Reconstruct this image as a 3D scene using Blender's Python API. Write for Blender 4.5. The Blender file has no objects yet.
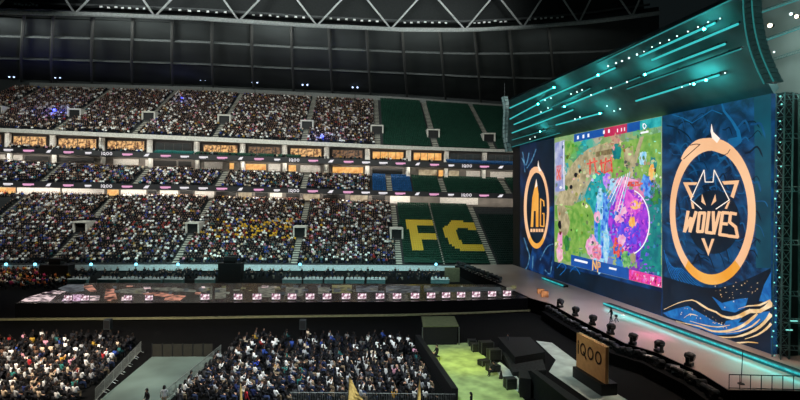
import bpy, bmesh, math, random
import numpy as np
from mathutils import Vector, Matrix
from mathutils.geometry import tessellate_polygon
random.seed(7); RNG = np.random.default_rng(7)
S = bpy.context.scene; COL = S.collection
# ------------------------------------------------------------------ camera
F_PX = 500.0; CAM_H = 16.0
pit = math.atan(3/500); roll = 0.012
fw = Vector((0, math.cos(pit), -math.sin(pit))); r0 = Vector((1, 0, 0)); u0 = Vector((0, math.sin(pit), math.cos(pit)))
rt = r0*math.cos(roll) + u0*math.sin(roll); up = u0*math.cos(roll) - r0*math.sin(roll)
cd = bpy.data.cameras.new('camera'); cam = bpy.data.objects.new('camera', cd); COL.objects.link(cam)
cd.sensor_width = 36; cd.lens = 36*F_PX/800; cd.clip_end = 1000
M = Matrix((rt, up, -fw)).transposed().to_4x4(); M.translation = (0, 0, CAM_H); cam.matrix_world = M
S.camera = cam; C0 = Vector((0, 0, CAM_H))
def ray(px, py): return fw + rt*((px-400)/F_PX) + up*((200-py)/F_PX)
def aty(px, py, Y): d = ray(px, py); return C0 + d*(Y/d.y)
def atz(px, py, z=0.0): d = ray(px, py); return C0 + d*((z-CAM_H)/d.z)
def atp(px, py, p, n): d = ray(px, py); return C0 + d*((p-C0).dot(n)/d.dot(n))
def proj(P):
    v = P - C0; w = v.dot(fw); return 400+F_PX*v.dot(rt)/w, 200-F_PX*v.dot(up)/w
# ------------------------------------------------------------------ materials
def lin(c): return tuple(((x/255)/12.92 if x/255 <= .04045 else ((x/255+.055)/1.055)**2.4) for x in c)
MATS = {}
def mat(name, rgb, rough=.7, metal=0.0, var=.18, scale=3.0, spec=.4):
    if name in MATS: return MATS[name]
    m = bpy.data.materials.new(name); m.use_nodes = True; nt = m.node_tree; b = nt.nodes['Principled BSDF']
    c = lin(rgb); b.inputs['Roughness'].default_value = rough; b.inputs['Metallic'].default_value = metal
    b.inputs['Specular IOR Level'].default_value = spec
    tc = nt.nodes.new('ShaderNodeTexCoord'); nz = nt.nodes.new('ShaderNodeTexNoise'); nz.inputs['Scale'].default_value = scale
    rp = nt.nodes.new('ShaderNodeValToRGB')
    rp.color_ramp.elements[0].color = (*[x*(1-var) for x in c], 1); rp.color_ramp.elements[1].color = (*[min(1, x*(1+var)) for x in c], 1)
    rp.color_ramp.elements[0].position = .3; rp.color_ramp.elements[1].position = .7
    nt.links.new(tc.outputs['Object'], nz.inputs['Vector']); nt.links.new(nz.outputs['Fac'], rp.inputs['Fac']); nt.links.new(rp.outputs['Color'], b.inputs['Base Color'])
    MATS[name] = m; return m
def emis(name, rgb, st=1.0, rgb2=None, scale=.5, rough=.55, detail=4, dist=0.0, lo=.35, hi=.65, stretch=None):
    """a lit display face or lamp: one colour, or two mixed by noise"""
    if name in MATS: return MATS[name]
    m = bpy.data.materials.new(name); m.use_nodes = True; nt = m.node_tree; b = nt.nodes['Principled BSDF']
    b.inputs['Base Color'].default_value = (.01, .01, .01, 1); b.inputs['Roughness'].default_value = rough
    b.inputs['Emission Strength'].default_value = st; b.inputs['Emission Color'].default_value = (*lin(rgb), 1)
    if rgb2:
        tc = nt.nodes.new('ShaderNodeTexCoord'); nz = nt.nodes.new('ShaderNodeTexNoise'); rp = nt.nodes.new('ShaderNodeValToRGB')
        nz.inputs['Scale'].default_value = scale; nz.inputs['Detail'].default_value = detail; nz.inputs['Distortion'].default_value = dist
        rp.color_ramp.elements[0].color = (*lin(rgb), 1); rp.color_ramp.elements[1].color = (*lin(rgb2), 1)
        rp.color_ramp.elements[0].position = lo; rp.color_ramp.elements[1].position = hi
        src = tc.outputs['Object']
        if stretch:
            mp = nt.nodes.new('ShaderNodeMapping'); mp.inputs['Scale'].default_value = stretch; nt.links.new(src, mp.inputs['Vector']); src = mp.outputs['Vector']
        nt.links.new(src, nz.inputs['Vector']); nt.links.new(nz.outputs['Fac'], rp.inputs['Fac']); nt.links.new(rp.outputs['Color'], b.inputs['Emission Color'])
    MATS[name] = m; return m
# ------------------------------------------------------------------ mesh builder
ORG = {}
class MB:
    def __init__(s): s.v = []; s.f = []; s.mi = []; s.ms = []
    def m(s, material):
        if material not in s.ms: s.ms.append(material)
        return s.ms.index(material)
    def add(s, vs, fs, material):
        o = len(s.v); k = s.m(material); s.v += [tuple(v) for v in vs]
        for f in fs: s.f.append([o+i for i in f]); s.mi.append(k)
        return s
    def quad(s, a, b, c, d, material): return s.add([a, b, c, d], [(0, 1, 2, 3)], material)
    def box(s, lo, hi, material, R=None, o=(0, 0, 0)):
        vs = [Vector((x, y, z)) for z in (lo[2], hi[2]) for y in (lo[1], hi[1]) for x in (lo[0], hi[0])]
        if R is not None: vs = [R @ v for v in vs]
        vs = [v+Vector(o) for v in vs]
        return s.add(vs, [(0, 2, 3, 1), (4, 5, 7, 6), (0, 1, 5, 4), (2, 6, 7, 3), (0, 4, 6, 2), (1, 3, 7, 5)], material)
    def prism(s, base, h, material):            # base: ground polygon (Vectors), h: extrusion vector or height
        n = len(base); hv = Vector((0, 0, h)) if not isinstance(h, Vector) else h
        b = [Vector(p) for p in base]; t = [p+hv for p in b]
        return s.add(b+t, [tuple(range(n))[::-1], tuple(range(n, 2*n))]+[(i, (i+1) % n, n+(i+1) % n, n+i) for i in range(n)], material)
    def tube(s, pts, r, material, n=6, cap=True):
        pts = [Vector(p) for p in pts]; rs = r if isinstance(r, (list, tuple)) else [r]*len(pts); vs = []; fs = []
        for i, p in enumerate(pts):
            t = (pts[min(i+1, len(pts)-1)]-pts[max(i-1, 0)]).normalized()
            a = t.cross(Vector((0, 0, 1))); a = t.cross(Vector((1, 0, 0))) if a.length < .05 else a; a.normalize(); b = t.cross(a)
            vs += [p+(a*math.cos(2*math.pi*k/n)+b*math.sin(2*math.pi*k/n))*rs[i] for k in range(n)]
        for i in range(len(pts)-1):
            fs += [(i*n+k, i*n+(k+1) % n, (i+1)*n+(k+1) % n, (i+1)*n+k) for k in range(n)]
        if cap: fs += [tuple(range(n))[::-1], tuple((len(pts)-1)*n+k for k in range(n))]
        return s.add(vs, fs, material)
    def ball(s, c, r, material, n=8, m=5, sq=(1, 1, 1)):
        c = Vector(c); vs = [c+Vector((0, 0, -r*sq[2]))]; fs = []
        for i in range(1, m):
            a = -math.pi/2+math.pi*i/m
            vs += [c+Vector((math.cos(a)*math.cos(2*math.pi*k/n)*r*sq[0], math.cos(a)*math.sin(2*math.pi*k/n)*r*sq[1], math.sin(a)*r*sq[2])) for k in range(n)]
        vs.append(c+Vector((0, 0, r*sq[2])))
        fs += [(0, 1+(k+1) % n, 1+k) for k in range(n)]
        for i in range(m-2): fs += [(1+i*n+k, 1+i*n+(k+1) % n, 1+(i+1)*n+(k+1) % n, 1+(i+1)*n+k) for k in range(n)]
        L = len(vs)-1; fs += [(1+(m-2)*n+k, 1+(m-2)*n+(k+1) % n, L) for k in range(n)]
        return s.add(vs, fs, material)
    def poly(s, pts, material):                 # any simple polygon, already in 3D
        pts = [Vector(p) for p in pts]; return s.add(pts, [tuple(t) for t in tessellate_polygon([pts])], material)
    def build(s, name, parent=None, smooth=False, origin=None):
        me = bpy.data.meshes.new(name)
        if parent is not None: o = ORG[parent.name]
        elif origin is not None: o = Vector(origin)
        else:
            xs = list(zip(*s.v)); o = Vector(((min(xs[0])+max(xs[0]))/2, (min(xs[1])+max(xs[1]))/2, min(xs[2])))
        me.from_pydata([tuple(Vector(v)-o) for v in s.v], [], s.f)
        for m_ in s.ms: me.materials.append(m_)
        me.polygons.foreach_set('material_index', s.mi)
        if smooth: me.polygons.foreach_set('use_smooth', [True]*len(s.f))
        bm = bmesh.new(); bm.from_mesh(me); bmesh.ops.recalc_face_normals(bm, faces=bm.faces); bm.to_mesh(me); bm.free()
        ob = bpy.data.objects.new(name, me); COL.objects.link(ob)
        if parent is not None: ob.parent = parent
        else: ob.location = o
        ORG[ob.name] = o.copy(); return ob
LAB = {}
def tag(o, label, cat, group=None, kind=None):
    o['label'] = label; o['category'] = cat; LAB.setdefault(label, []).append(o.name)
    if group: o['group'] = group
    if kind: o['kind'] = kind
    return o
def thing(name, loc, label, cat, group=None, rz=0):
    o = bpy.data.objects.new(name, None); COL.objects.link(o); o.location = loc; o.rotation_euler = (0, 0, rz); o.empty_display_size = .3
    ORG[o.name] = Vector(loc); return tag(o, label, cat, group)
def proto(name, rz=0):                          # unplaced thing modelled round its own origin
    o = bpy.data.objects.new(name, None); COL.objects.link(o); ORG[o.name] = Vector((0, 0, 0)); return o
def struct(o): o['kind'] = 'structure'; return o
def dup(root, loc, rz, label, cat, group=None, s=1.0):
    r = root.copy(); COL.objects.link(r); r.location = loc; r.rotation_euler = (0, 0, rz); r.scale = (s, s, s)
    for ch in root.children:
        c = ch.copy(); COL.objects.link(c); c.parent = r
        for g in ch.children:
            d = g.copy(); COL.objects.link(d); d.parent = c
    return tag(r, label, cat, group)
class Placer:                                   # first call moves the prototype itself, later calls copy it
    def __init__(s, root): s.root = root; s.used = False
    def __call__(s, loc, rz, label, cat, group=None, sc=1.0):
        if not s.used:
            s.used = True; s.root.location = loc; s.root.rotation_euler = (0, 0, rz); s.root.scale = (sc,)*3
            return tag(s.root, label, cat, group)
        return dup(s.root, loc, rz, label, cat, group, sc)
ORD = 'first second third fourth fifth sixth seventh eighth ninth tenth eleventh twelfth thirteenth fourteenth fifteenth sixteenth seventeenth eighteenth nineteenth twentieth'.split()
def nth(i):
    if i < 20: return ORD[i]
    t = {2: 'twenty', 3: 'thirty', 4: 'forty', 5: 'fifty'}[(i+1)//10]
    return ORD[i] if i < 20 else (t+'-'+ORD[(i+1) % 10-1] if (i+1) % 10 else t[:-1]+'ieth')
def interp(x, pts): return float(np.interp(x, [p[0] for p in pts], [p[1] for p in pts]))
def lerp(a, b, t): return a+(b-a)*t
BLACK = mat('matt black', (20, 21, 22), .6); DARKMETAL = mat('dark grey metal', (42, 44, 46), .45, .6)
GREYMETAL = mat('galvanised grey metal', (120, 124, 124), .4, .7); CONC = mat('grey concrete', (120, 118, 114), .85)
# ================================================================== FAR STAND (three seating tiers)
TH = math.radians(4.3); A_ = Vector((math.cos(TH), math.sin(TH), 0)); B_ = Vector((-math.sin(TH), math.cos(TH), 0)); O_ = Vector((0, 106.4, 0))
def SP(s, d, z): return O_ + A_*s + B_*d + Vector((0, 0, z))
def sline(pts, d):
    out = []
    for px, py in pts:
        P = atp(px, py, O_+B_*d, B_); out.append(((P-O_).dot(A_), P.z))
    x, y = zip(*out)
    k0 = (y[1]-y[0])/(x[1]-x[0]); k1 = (y[-1]-y[-2])/(x[-1]-x[-2])
    return [(-130, y[0]+k0*(-130-x[0]))]+out+[(90, y[-1]+k1*.5*(90-x[-1]))]
def zf(l): return lambda s: np.interp(s, [p[0] for p in l], [p[1] for p in l])
def s_at(px, d): return (atp(px, 200, O_+B_*d, B_)-O_).dot(A_)
SMIN, SMAX = -112.0, 62.0
ST = np.linspace(SMIN, SMAX, 30)
class Tier:
    def __init__(t, front, d0, back, d1, n):
        t.f = zf(sline(front, d0)); t.b = zf(sline(back, d1)); t.d0 = d0; t.d1 = d1; t.n = n
    def d(t, r): return lerp(t.d0, t.d1, r/t.n)
    def z(t, s, r): return lerp(t.f(s), t.b(s), r/t.n)
    def hit(t, px, py):                          # where the photo's ray meets the slope
        best = None
        for r in np.linspace(0, t.n-1, t.n*4):
            P = atp(px, py, O_+B_*t.d(r), B_); s = (P-O_).dot(A_); e = abs(P.z-t.z(s, r))
            if best is None or e < best[0]: best = (e, s, r)
        return best[1], best[2]
    def mesh(t, name, m):
        mb = MB()
        for r in range(t.n):
            d0, d1 = t.d(r), t.d(r+1)
            vs = []; fs = []
            for i, s in enumerate(ST):
                z = t.z(s, r); zp = t.z(s, r-1) if r else z-.9
                vs += [SP(s, d0, zp), SP(s, d0, z), SP(s, d1, z)]
            for i in range(len(ST)-1):
                fs += [(3*i, 3*i+3, 3*i+4, 3*i+1), (3*i+1, 3*i+4, 3*i+5, 3*i+2)]
            mb.add(vs, fs, m)
        return struct(mb.build(name))
LOW = Tier([(0, 263), (200, 262.5), (400, 264), (500, 265)], 1.2, [(0, 194.5), (200, 198), (400, 204), (500, 206)], 27, 30)
MID = Tier([(0, 182), (200, 187), (400, 192.5), (510, 195)], 23.4, [(0, 160), (200, 169), (400, 176), (510, 179)], 33, 10)
UPP = Tier([(0, 129), (200, 137), (400, 146), (510, 150)], 27.6, [(0, 85), (200, 90), (400, 100), (510, 108)], 58, 32)
SUI = Tier([(0, 148.5), (200, 156), (400, 162), (510, 166)], 28.4, [(0, 146), (200, 154), (400, 160), (510, 163.5)], 31.4, 3)
stepm = mat('dark stand concrete', (52, 54, 55), .85)
LOW.mesh('lower_stand', stepm); MID.mesh('middle_stand', stepm); UPP.mesh('upper_stand', stepm); SUI.mesh('suite_balcony', stepm)
def band(name, pts_lo, pts_hi, d, thick, m, s0=SMIN, s1=SMAX):
    lo = zf(sline(pts_lo, d)) if isinstance(pts_lo, list) else pts_lo; hi = zf(sline(pts_hi, d)) if isinstance(pts_hi, list) else pts_hi
    mb = MB(); ss = [s0]+[s for s in ST if s0 < s < s1]+[s1]
    for i in range(len(ss)-1):
        a, b = ss[i], ss[i+1]
        v = [SP(q, dd, zz(q)) for dd in (d, d+thick) for zz in (lo, hi) for q in (a, b)]
        mb.add(v, [(0, 1, 3, 2), (4, 6, 7, 5), (0, 4, 5, 1), (2, 3, 7, 6), (0, 2, 6, 4), (1, 5, 7, 3)], m)
    return mb, lo, hi
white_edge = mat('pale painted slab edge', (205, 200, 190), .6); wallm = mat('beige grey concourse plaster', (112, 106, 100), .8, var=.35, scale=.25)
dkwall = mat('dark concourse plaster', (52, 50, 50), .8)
# slab edge under the upper tier, walls behind the tiers
mb, _, fas_hi = band('f', [(0, 131.8), (200, 141), (400, 149.2), (510, 152.3)], [(0, 128), (200, 136.6), (400, 145.6), (510, 149.6)], 27, .7, white_edge); struct(mb.build('slab_edge'))
fas_lo = zf(sline([(0, 131.8), (200, 141), (400, 149.2), (510, 152.3)], 27))
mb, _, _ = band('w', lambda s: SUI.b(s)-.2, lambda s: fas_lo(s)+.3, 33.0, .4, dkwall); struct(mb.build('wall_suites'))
rb1lo = zf(sline([(0, 152), (200, 159.3), (400, 166), (510, 170)], 28))
mb, _, _ = band('w', lambda s: MID.b(s)-.3, lambda s: rb1lo(s)+.6, 33.6, .4, wallm); struct(mb.build('wall_middle'))
rb2lo = zf(sline([(0, 186.5), (200, 190.6), (400, 195.6), (510, 198.6)], 23))
mb, _, _ = band('w', lambda s: LOW.b(s)-.3, lambda s: rb2lo(s)+1.0, 27.6, .4, wallm); struct(mb.build('wall_lower'))
mb, _, _ = band('w', lambda s: UPP.b(s)-.3, lambda s: UPP.b(s)+1.1, 58.4, .3, mat('pale rear parapet', (120, 122, 118), .7)); struct(mb.build('parapet'))
for nm, f, d0, d1 in (('ceiling_suites', lambda s: fas_lo(s)+.25, 27.3, 33.4), ('ceiling_middle', lambda s: rb1lo(s)+.05, 28.3, 34), ('ceiling_lower', lambda s: rb2lo(s)+.05, 23.2, 28)):
    mb = MB()
    for i in range(len(ST)-1):
        a, b = ST[i], ST[i+1]; p = [SP(a, d0, f(a)), SP(b, d0, f(b)), SP(b, d1, f(b)), SP(a, d1, f(a))]
        mb.prism(p, .15, CONC)
    struct(mb.build(nm))
# columns between the suites, full height from the lower concourse up
colm = mat('pale column plaster', (205, 204, 198), .7)
for px in (-38, 7, 52, 101, 149, 196, 242, 284, 326, 367, 408, 446, 484, 522):
    s = s_at(px, 32)
    c = MB(); p = SP(s, 32.2, SUI.b(s)-.2); c.tube([p, SP(s, 32.2, fas_lo(s)+.35)], .75, colm, 10); struct(c.build('column'))
    c = MB(); p = SP(s, 32.9, MID.b(s)-.2); c.tube([p, SP(s, 32.9, rb1lo(s)+.1)], .6, colm, 10); struct(c.build('column'))
# lit and dark windows of the suites / openings of the concourses
WN = [0]
warm = emis('warm lit suite interior', (255, 200, 130), .95, (105, 58, 32), 1.6, detail=4, lo=.42, hi=.62)
warm2 = emis('bright amber interior', (255, 205, 120), 1.0, (225, 140, 60), 1.0, lo=.3, hi=.7)
dimw = emis('dim brown suite interior', (190, 140, 100), .5, (40, 30, 28), 1.6, lo=.42, hi=.62)
cream = emis('cream lit corridor', (240, 220, 180), .62, (150, 125, 90), .7)
darkin = mat('dark interior', (14, 15, 17), .3); tealin = emis('dark teal interior', (8, 40, 46), .5, (3, 12, 16), .8)
blackin = mat('black doorway', (10, 9, 9), .6); greyw = mat('pale wall panel', (205, 200, 194), .7); frame_m = mat('window frame grey', (66, 64, 62), .5)
def window(px0, px1, d, lo, hi, m, mull=0, fr=True):
    WN[0] += 1; s0, s1 = s_at(px0, d), s_at(px1, d); mb = MB()
    zl, zh = max(lo(s0), lo(s1)), min(hi(s0), hi(s1))
    mb.prism([SP(s0, d, zl), SP(s1, d, zl), SP(s1, d+.12, zl), SP(s0, d+.12, zl)], zh-zl, m)
    if fr:
        for k in range(mull+2):
            q = lerp(s0, s1, k/(mull+1)); mb.prism([SP(q-.07, d-.1, zl), SP(q+.07, d-.1, zl), SP(q+.07, d+.1, zl), SP(q-.07, d+.1, zl)], zh-zl, frame_m)
        for z in (zl, zh-.12): mb.prism([SP(s0, d-.1, z), SP(s1, d-.1, z), SP(s1, d+.1, z), SP(s0, d+.1, z)], .12, frame_m)
    struct(mb.build('window_%d' % WN[0]))
lo = lambda s: SUI.b(s)+.15; hi = lambda s: fas_lo(s)-.15
for a, b, m in ((-30, 1, dimw), (13, 46, warm), (58, 96, warm), (107, 144, warm), (155, 191, tealin), (203, 237, warm), (248, 280, dimw), (290, 321, warm), (332, 362, dimw), (372, 403, warm2), (413, 441, warm2), (450, 480, tealin), (488, 516, tealin)):
    window(a, b, 32.8, lo, hi, m, 3)
lo = lambda s: MID.b(s)+.1; hi = lambda s: rb1lo(s)-.25
for a, b, m in ((-20, 5, greyw), (10, 22, greyw), (25, 49, blackin), (56, 94, blackin), (113, 138, greyw), (145, 150, greyw), (152, 176, blackin), (178, 191, blackin), (204, 222, greyw), (229, 234, warm2), (245, 266, warm2), (268, 280, greyw), (288, 296, warm2), (300, 320, greyw), (332, 363, warm2), (372, 402, darkin), (418, 437, cream), (438, 443, warm2), (448, 459, cream), (466, 480, greyw), (490, 512, greyw)):
    window(a, b, 33.4, lo, hi, m, 0, m not in (greyw,))
lo = lambda s: LOW.b(s)+.1; hi = lambda s: rb2lo(s)-.05
for a, b, m in ((-30, 16, warm2), (17, 60, greyw), (62, 104, greyw), (107, 119, warm2), (121, 146, greyw), (148, 157, blackin), (160, 178, greyw), (180, 193, blackin), (195, 214, greyw), (216, 236, blackin), (238, 252, cream), (255, 268, blackin), (270, 282, greyw), (286, 300, blackin), (303, 320, cream), (323, 345, blackin), (350, 368, cream), (372, 385, blackin), (390, 410, greyw), (440, 478, greyw)):
    window(a, b, 27.4, lo, hi, m, 0, m not in (greyw,))
# ------------------------------------------------------------------ LED ribbon boards
band_m = emis('dark LED ribbon face', (30, 29, 31), .8, (16, 16, 18), .3); mk_w = emis('white LED mark', (235, 230, 235), 1.0); mk_p = emis('pink LED mark', (235, 165, 205), 1.0)
def stroke(mb, P, pts, w, m):                   # flat stroke: P maps 2D -> 3D
    for i in range(len(pts)-1):
        a = Vector(pts[i]); b = Vector(pts[i+1]); t = (b-a); L = t.length
        if L < 1e-6: continue
        t /= L; n = Vector((-t.y, t.x))*w/2; e = t*w*.35
        q = [a-e-n, b+e-n, b+e+n, a-e+n]; mb.quad(*[P(p.x, p.y) for p in q], m)
def ring2(mb, P, c, r1, r2, m, n=20, a0=0, a1=2*math.pi):
    for k in range(n):
        a, b = lerp(a0, a1, k/n), lerp(a0, a1, (k+1)/n)
        f = lambda an, r: P(c[0]+math.cos(an)*r[0], c[1]+math.sin(an)*r[1])
        mb.quad(f(a, r1), f(b, r1), f(b, r2), f(a, r2), m)
def iqoo(mb, P, x, y, h, w, m):                 # the four letters i Q O O, from x on baseline y
    stroke(mb, P, [(x, y), (x, y+h*.68)], w, m); stroke(mb, P, [(x, y+h*.86), (x, y+h*.98)], w, m); x += w*.5+h*.2
    for k in range(3):
        c = (x+h*.42, y+h*.5); ring2(mb, P, c, (h*.42, h*.5), (h*.42-w, h*.5-w), m)
        if k == 0: stroke(mb, P, [(c[0]+h*.08, c[1]-h*.18), (c[0]+h*.45, c[1]-h*.58)], w, m)
        x += h*1.04
for nm, lo, hi, d, offs, lab in (('b1', [(0, 152), (200, 159.6), (400, 166), (510, 170)], [(0, 147), (200, 154.5), (400, 160.7), (510, 165)], 28, 0, 'dark LED ribbon board with small white marks under the suite balcony'),
                           ('b2', [(0, 186.5), (200, 190.8), (400, 195.8), (510, 198.6)], [(0, 181), (200, 185.3), (400, 191), (510, 193.6)], 23, 7, 'dark LED ribbon board with small white marks along the middle tier front')):
    mb, l, h = band('rb', lo, hi, d, .35, band_m); c = SP(0, d, float(l(0)))
    root = thing('ribbon_board', c, lab, 'LED board'); mb.build('display_band', root)
    px = 8.0; k = 0
    while px < 516:
        s = s_at(px, d); zz = (float(l(s))+float(h(s)))/2; mb = MB(); P = lambda x, y: SP(s+x, d-.03, zz+y)
        j = (k+offs*0) % 10
        if j in (5,): iqoo(mb, P, -1.5, -.4, .8, .16, mk_w); mb.build('lettering', root)
        else:
            m = (mk_w, mk_p, mk_w, mk_p, mk_w, mk_w, mk_p, mk_w, mk_p, mk_w)[j]; w = (1.15, 1.35, .7, 1.25, .8, 1, 1.3, .8, 1.3, 1.1)[j]
            if j in (2, 7): mb.poly([P(-w, -.35), P(w*.4, -.35), P(w, .4), P(-w*.2, .3)], m)
            else:
                stroke(mb, P, [(-w+.15, .02), (w-.15, .02)], .38, m); stroke(mb, P, [(-w*.8, -.28), (w*.5, -.28)], .12, m)
            mb.build('sponsor_mark', root)
        px += 20.3*(1-.0004*px); k += 1
# ------------------------------------------------------------------ pitch side board and pale wall under the lower tier
mb, _, _ = band('pb', lambda s: 0.25+0*s, zf(sline([(0, 265.3), (200, 264.6), (400, 265.4), (500, 266.5)], .2)), .2, .3, mat('pale pitch side wall', (188, 196, 196), .6), SMIN, s_at(492, 0)); struct(mb.build('wall_pitch_side'))
mb, _, _ = band('pb', lambda s: LOW.f(s)-1.2, lambda s: LOW.f(s)+.0, .6, .5, stepm); struct(mb.build('wall_stand_foot'))
for i, px in enumerate((6, 35, 91, 136, 178, 240, 300, 436)):   # small blue-white spot lamps on the pitch-side wall
    p = aty(px, 264.3, atp(px, 264, O_, B_).y); mb = MB(); mb.ball(p, .3, emis('icy blue lamp', (130, 225, 255), 3.0), 8, 5); mb.box((-.05, -.05, -.9), (.05, .05, -.2), BLACK, o=p)
    o = mb.build('spot_lamp'); tag(o, 'small icy blue lamp on the pale pitch-side wall, %s from the left' % nth(i), 'lamp', 'lamps along the pitch-side wall')
# ------------------------------------------------------------------ aisles and entrance portals
AISLE = {'L': [], 'M': [], 'U': []}; PORT = {'L': [], 'U': []}
aisle_m = mat('worn grey stair concrete', (178, 174, 160), .85)
def aisle(t, key, s, r0, r1, w=1.3):
    mb = MB()
    for r in range(int(r0), int(r1)):
        z = float(t.z(s, r)); d0, d1 = t.d(r), t.d(r+1); dz = float(t.z(s, 1)-t.z(s, 0))
        mb.prism([SP(s-w/2, d0, z), SP(s+w/2, d0, z), SP(s+w/2, d1, z), SP(s-w/2, d1, z)], .06, aisle_m)
        mb.prism([SP(s-w/2, d0-.35, z-dz+.0), SP(s+w/2, d0-.35, z-dz), SP(s+w/2, d0+.02, z-dz), SP(s-w/2, d0+.02, z-dz)], dz*.5, aisle_m)
    struct(mb.build('aisle_stair')); AISLE[key].append((s, w/2+.25, r0, r1))
por_m = mat('pale portal concrete', (215, 210, 198), .75)
def portal(t, key, px, py, w, h, label):
    s, r = t.hit(px, py+3); r = int(r); d = t.d(r); z = float(t.z(s, r)); slope = float(t.z(s, 5)-t.z(s, 0))/(t.d(5)-t.d(0)); dp = h/slope
    root = thing('entrance_portal', SP(s, d, z), label, 'entrance portal', 'entrance portals of the %s tier' % ('lower' if key == 'L' else 'upper'))
    for sd in (-1, 1):
        mb = MB(); q0, q1 = s+sd*w/2, s+sd*(w/2+.35)
        for (a, b) in (((q0, q1)),): mb.prism([SP(a, d, z), SP(a, d+dp, z+h), SP(a, d, z+h)], A_*(b-a), por_m)
        mb.build('side_wall', root)
    mb = MB(); mb.prism([SP(s-w/2-.35, d-.1, z+h), SP(s+w/2+.35, d-.1, z+h), SP(s+w/2+.35, d+dp, z+h), SP(s-w/2-.35, d+dp, z+h)], .35, por_m); mb.build('lintel', root)
    mb = MB(); mb.prism([SP(s-w/2, d+.5, z), SP(s+w/2, d+.5, z), SP(s+w/2, d+.6, z), SP(s-w/2, d+.6, z)], h, blackin); mb.build('doorway', root)
    PORT[key].append((s, w/2+.5, d-.8, d+dp+.3)); return s, r
for px, py, lab in ((-18, 229, 'outside'), (80, 229, 'left'), (193, 229, ''), (300, 232, ''), (396.5, 234.5, '')):
    l = {-18: 'pale framed entrance portal in the lower tier, cut by the left picture edge', 80: 'pale framed entrance portal in the lower tier, furthest left of those fully in view', 193: 'pale framed entrance portal in the lower tier left of the yellow clad spectators',
         300: 'pale framed entrance portal in the lower tier, middle of the crowd', 396.5: 'pale framed entrance portal in the lower tier beside the letter F seats'}[px]
    s, r = portal(LOW, 'L', px, py, 2.4, 2.2, l); aisle(LOW, 'L', s, 0, r-0); aisle(LOW, 'L', s, r+7, 30)
aisle(LOW, 'L', LOW.hit(482, 235)[0], 0, 30)
aisle(LOW, 'L', LOW.hit(437, 235)[0], 0, 30, .25)
for px, py, l in ((-3, 110, 'pale entrance portal in the upper tier at the left picture edge'), (74, 114, 'pale entrance portal in the upper tier, beside the blue lit spectators'), (149, 116, 'pale entrance portal in the upper tier, third from the left'), (224, 120, 'pale entrance portal in the upper tier, fourth from the left'),
                 (307, 125, 'pale entrance portal in the upper tier, last one inside the crowd'), (377, 130, 'pale entrance portal in the upper tier between the crowd and the empty green seats'), (433, 133, 'pale entrance portal amid the empty green seats of the upper tier'), (489, 138, 'pale entrance portal of the upper tier nearest the big stage screen')):
    s, r = portal(UPP, 'U', px, py, 2.9, 2.0, l); aisle(UPP, 'U', s, 0, r, 1.6); aisle(UPP, 'U', s, r+4, 32, 1.5)
for px in (52, 142, 222, 305, 389, 442, 505): aisle(MID, 'M', MID.hit(px, lerp(172, 186, px/500))[0], 0, 10, 1.4)
# ================================================================== MASSES: far spectators and empty seats
def mass(name, tv, tf, tcol, pos, rot, cols, material, scale=None):
    """many copies of one template in one mesh; cols[i, part] = colour of that part"""
    n = len(pos); tv = np.array(tv, float); nv = len(tv); c, s = np.cos(rot), np.sin(rot)
    x = tv[None, :, 0]*c[:, None]-tv[None, :, 1]*s[:, None]; y = tv[None, :, 0]*s[:, None]+tv[None, :, 1]*c[:, None]; z = np.repeat(tv[None, :, 2], n, 0)
    if scale is not None: x, y, z = x*scale[:, None], y*scale[:, None], z*scale[:, None]
    V = np.stack([x+pos[:, 0:1], y+pos[:, 1:2], z+pos[:, 2:3]], 2).reshape(-1, 3); o = V.mean(0); o[2] = V[:, 2].min()
    sizes = np.array([len(f) for f in tf]); flat = np.concatenate([np.array(f) for f in tf]); L = (flat[None]+np.arange(n)[:, None]*nv).reshape(-1)
    starts = np.concatenate([[0], np.cumsum(np.tile(sizes, n))[:-1]])
    me = bpy.data.meshes.new(name); me.vertices.add(n*nv); me.loops.add(len(L)); me.polygons.add(n*len(tf))
    me.vertices.foreach_set('co', (V-o).reshape(-1)); me.loops.foreach_set('vertex_index', L.astype(np.int32)); me.polygons.foreach_set('loop_start', starts.astype(np.int32)); me.polygons.foreach_set('loop_total', np.tile(sizes, n).astype(np.int32))
    me.update(calc_edges=True)
    at = me.color_attributes.new('cloth', 'FLOAT_COLOR', 'POINT'); cc = np.ones((n, nv, 4)); cc[:, :, :3] = cols[:, np.array(tcol)]
    at.data.foreach_set('color', cc.reshape(-1)); me.materials.append(material)
    ob = bpy.data.objects.new(name, me); ob.location = o; COL.objects.link(ob); return ob
def attr_mat(name, rough):
    m = bpy.data.materials.new(name); m.use_nodes = True; nt = m.node_tree; a = nt.nodes.new('ShaderNodeAttribute'); a.attribute_name = 'cloth'
    b = nt.nodes['Principled BSDF']; b.inputs['Roughness'].default_value = rough; b.inputs['Specular IOR Level'].default_value = .2; nt.links.new(a.outputs['Color'], b.inputs['Base Color']); return m
def boxv(lo, hi):
    return [(x, y, z) for z in (lo[2], hi[2]) for y in (lo[1], hi[1]) for x in (lo[0], hi[0])]
BF = [(0, 2, 3, 1), (4, 5, 7, 6), (0, 1, 5, 4), (2, 6, 7, 3), (0, 4, 6, 2), (1, 3, 7, 5)]
pv, pf, pc = [], [], []
def addp(v, f, c):
    o = len(pv); pv.extend(v); pf.extend([tuple(o+i for i in q) for q in f]); pc.extend(c if isinstance(c, list) else [c]*len(v))
t_ = boxv((-.17, -.12, .4), (.17, .1, .98)); t_[4:] = [(-.2, -.1, .98), (.2, -.1, .98), (.2*-1, .1, .98), (.2, .1, .98)]; addp(t_, BF, 0)
addp(boxv((-.16, .0, .42), (.16, .52, .56)), BF, 1); addp(boxv((-.15, .4, .0), (.15, .54, .45)), BF, 1)
hv = []; hc = []
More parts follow.
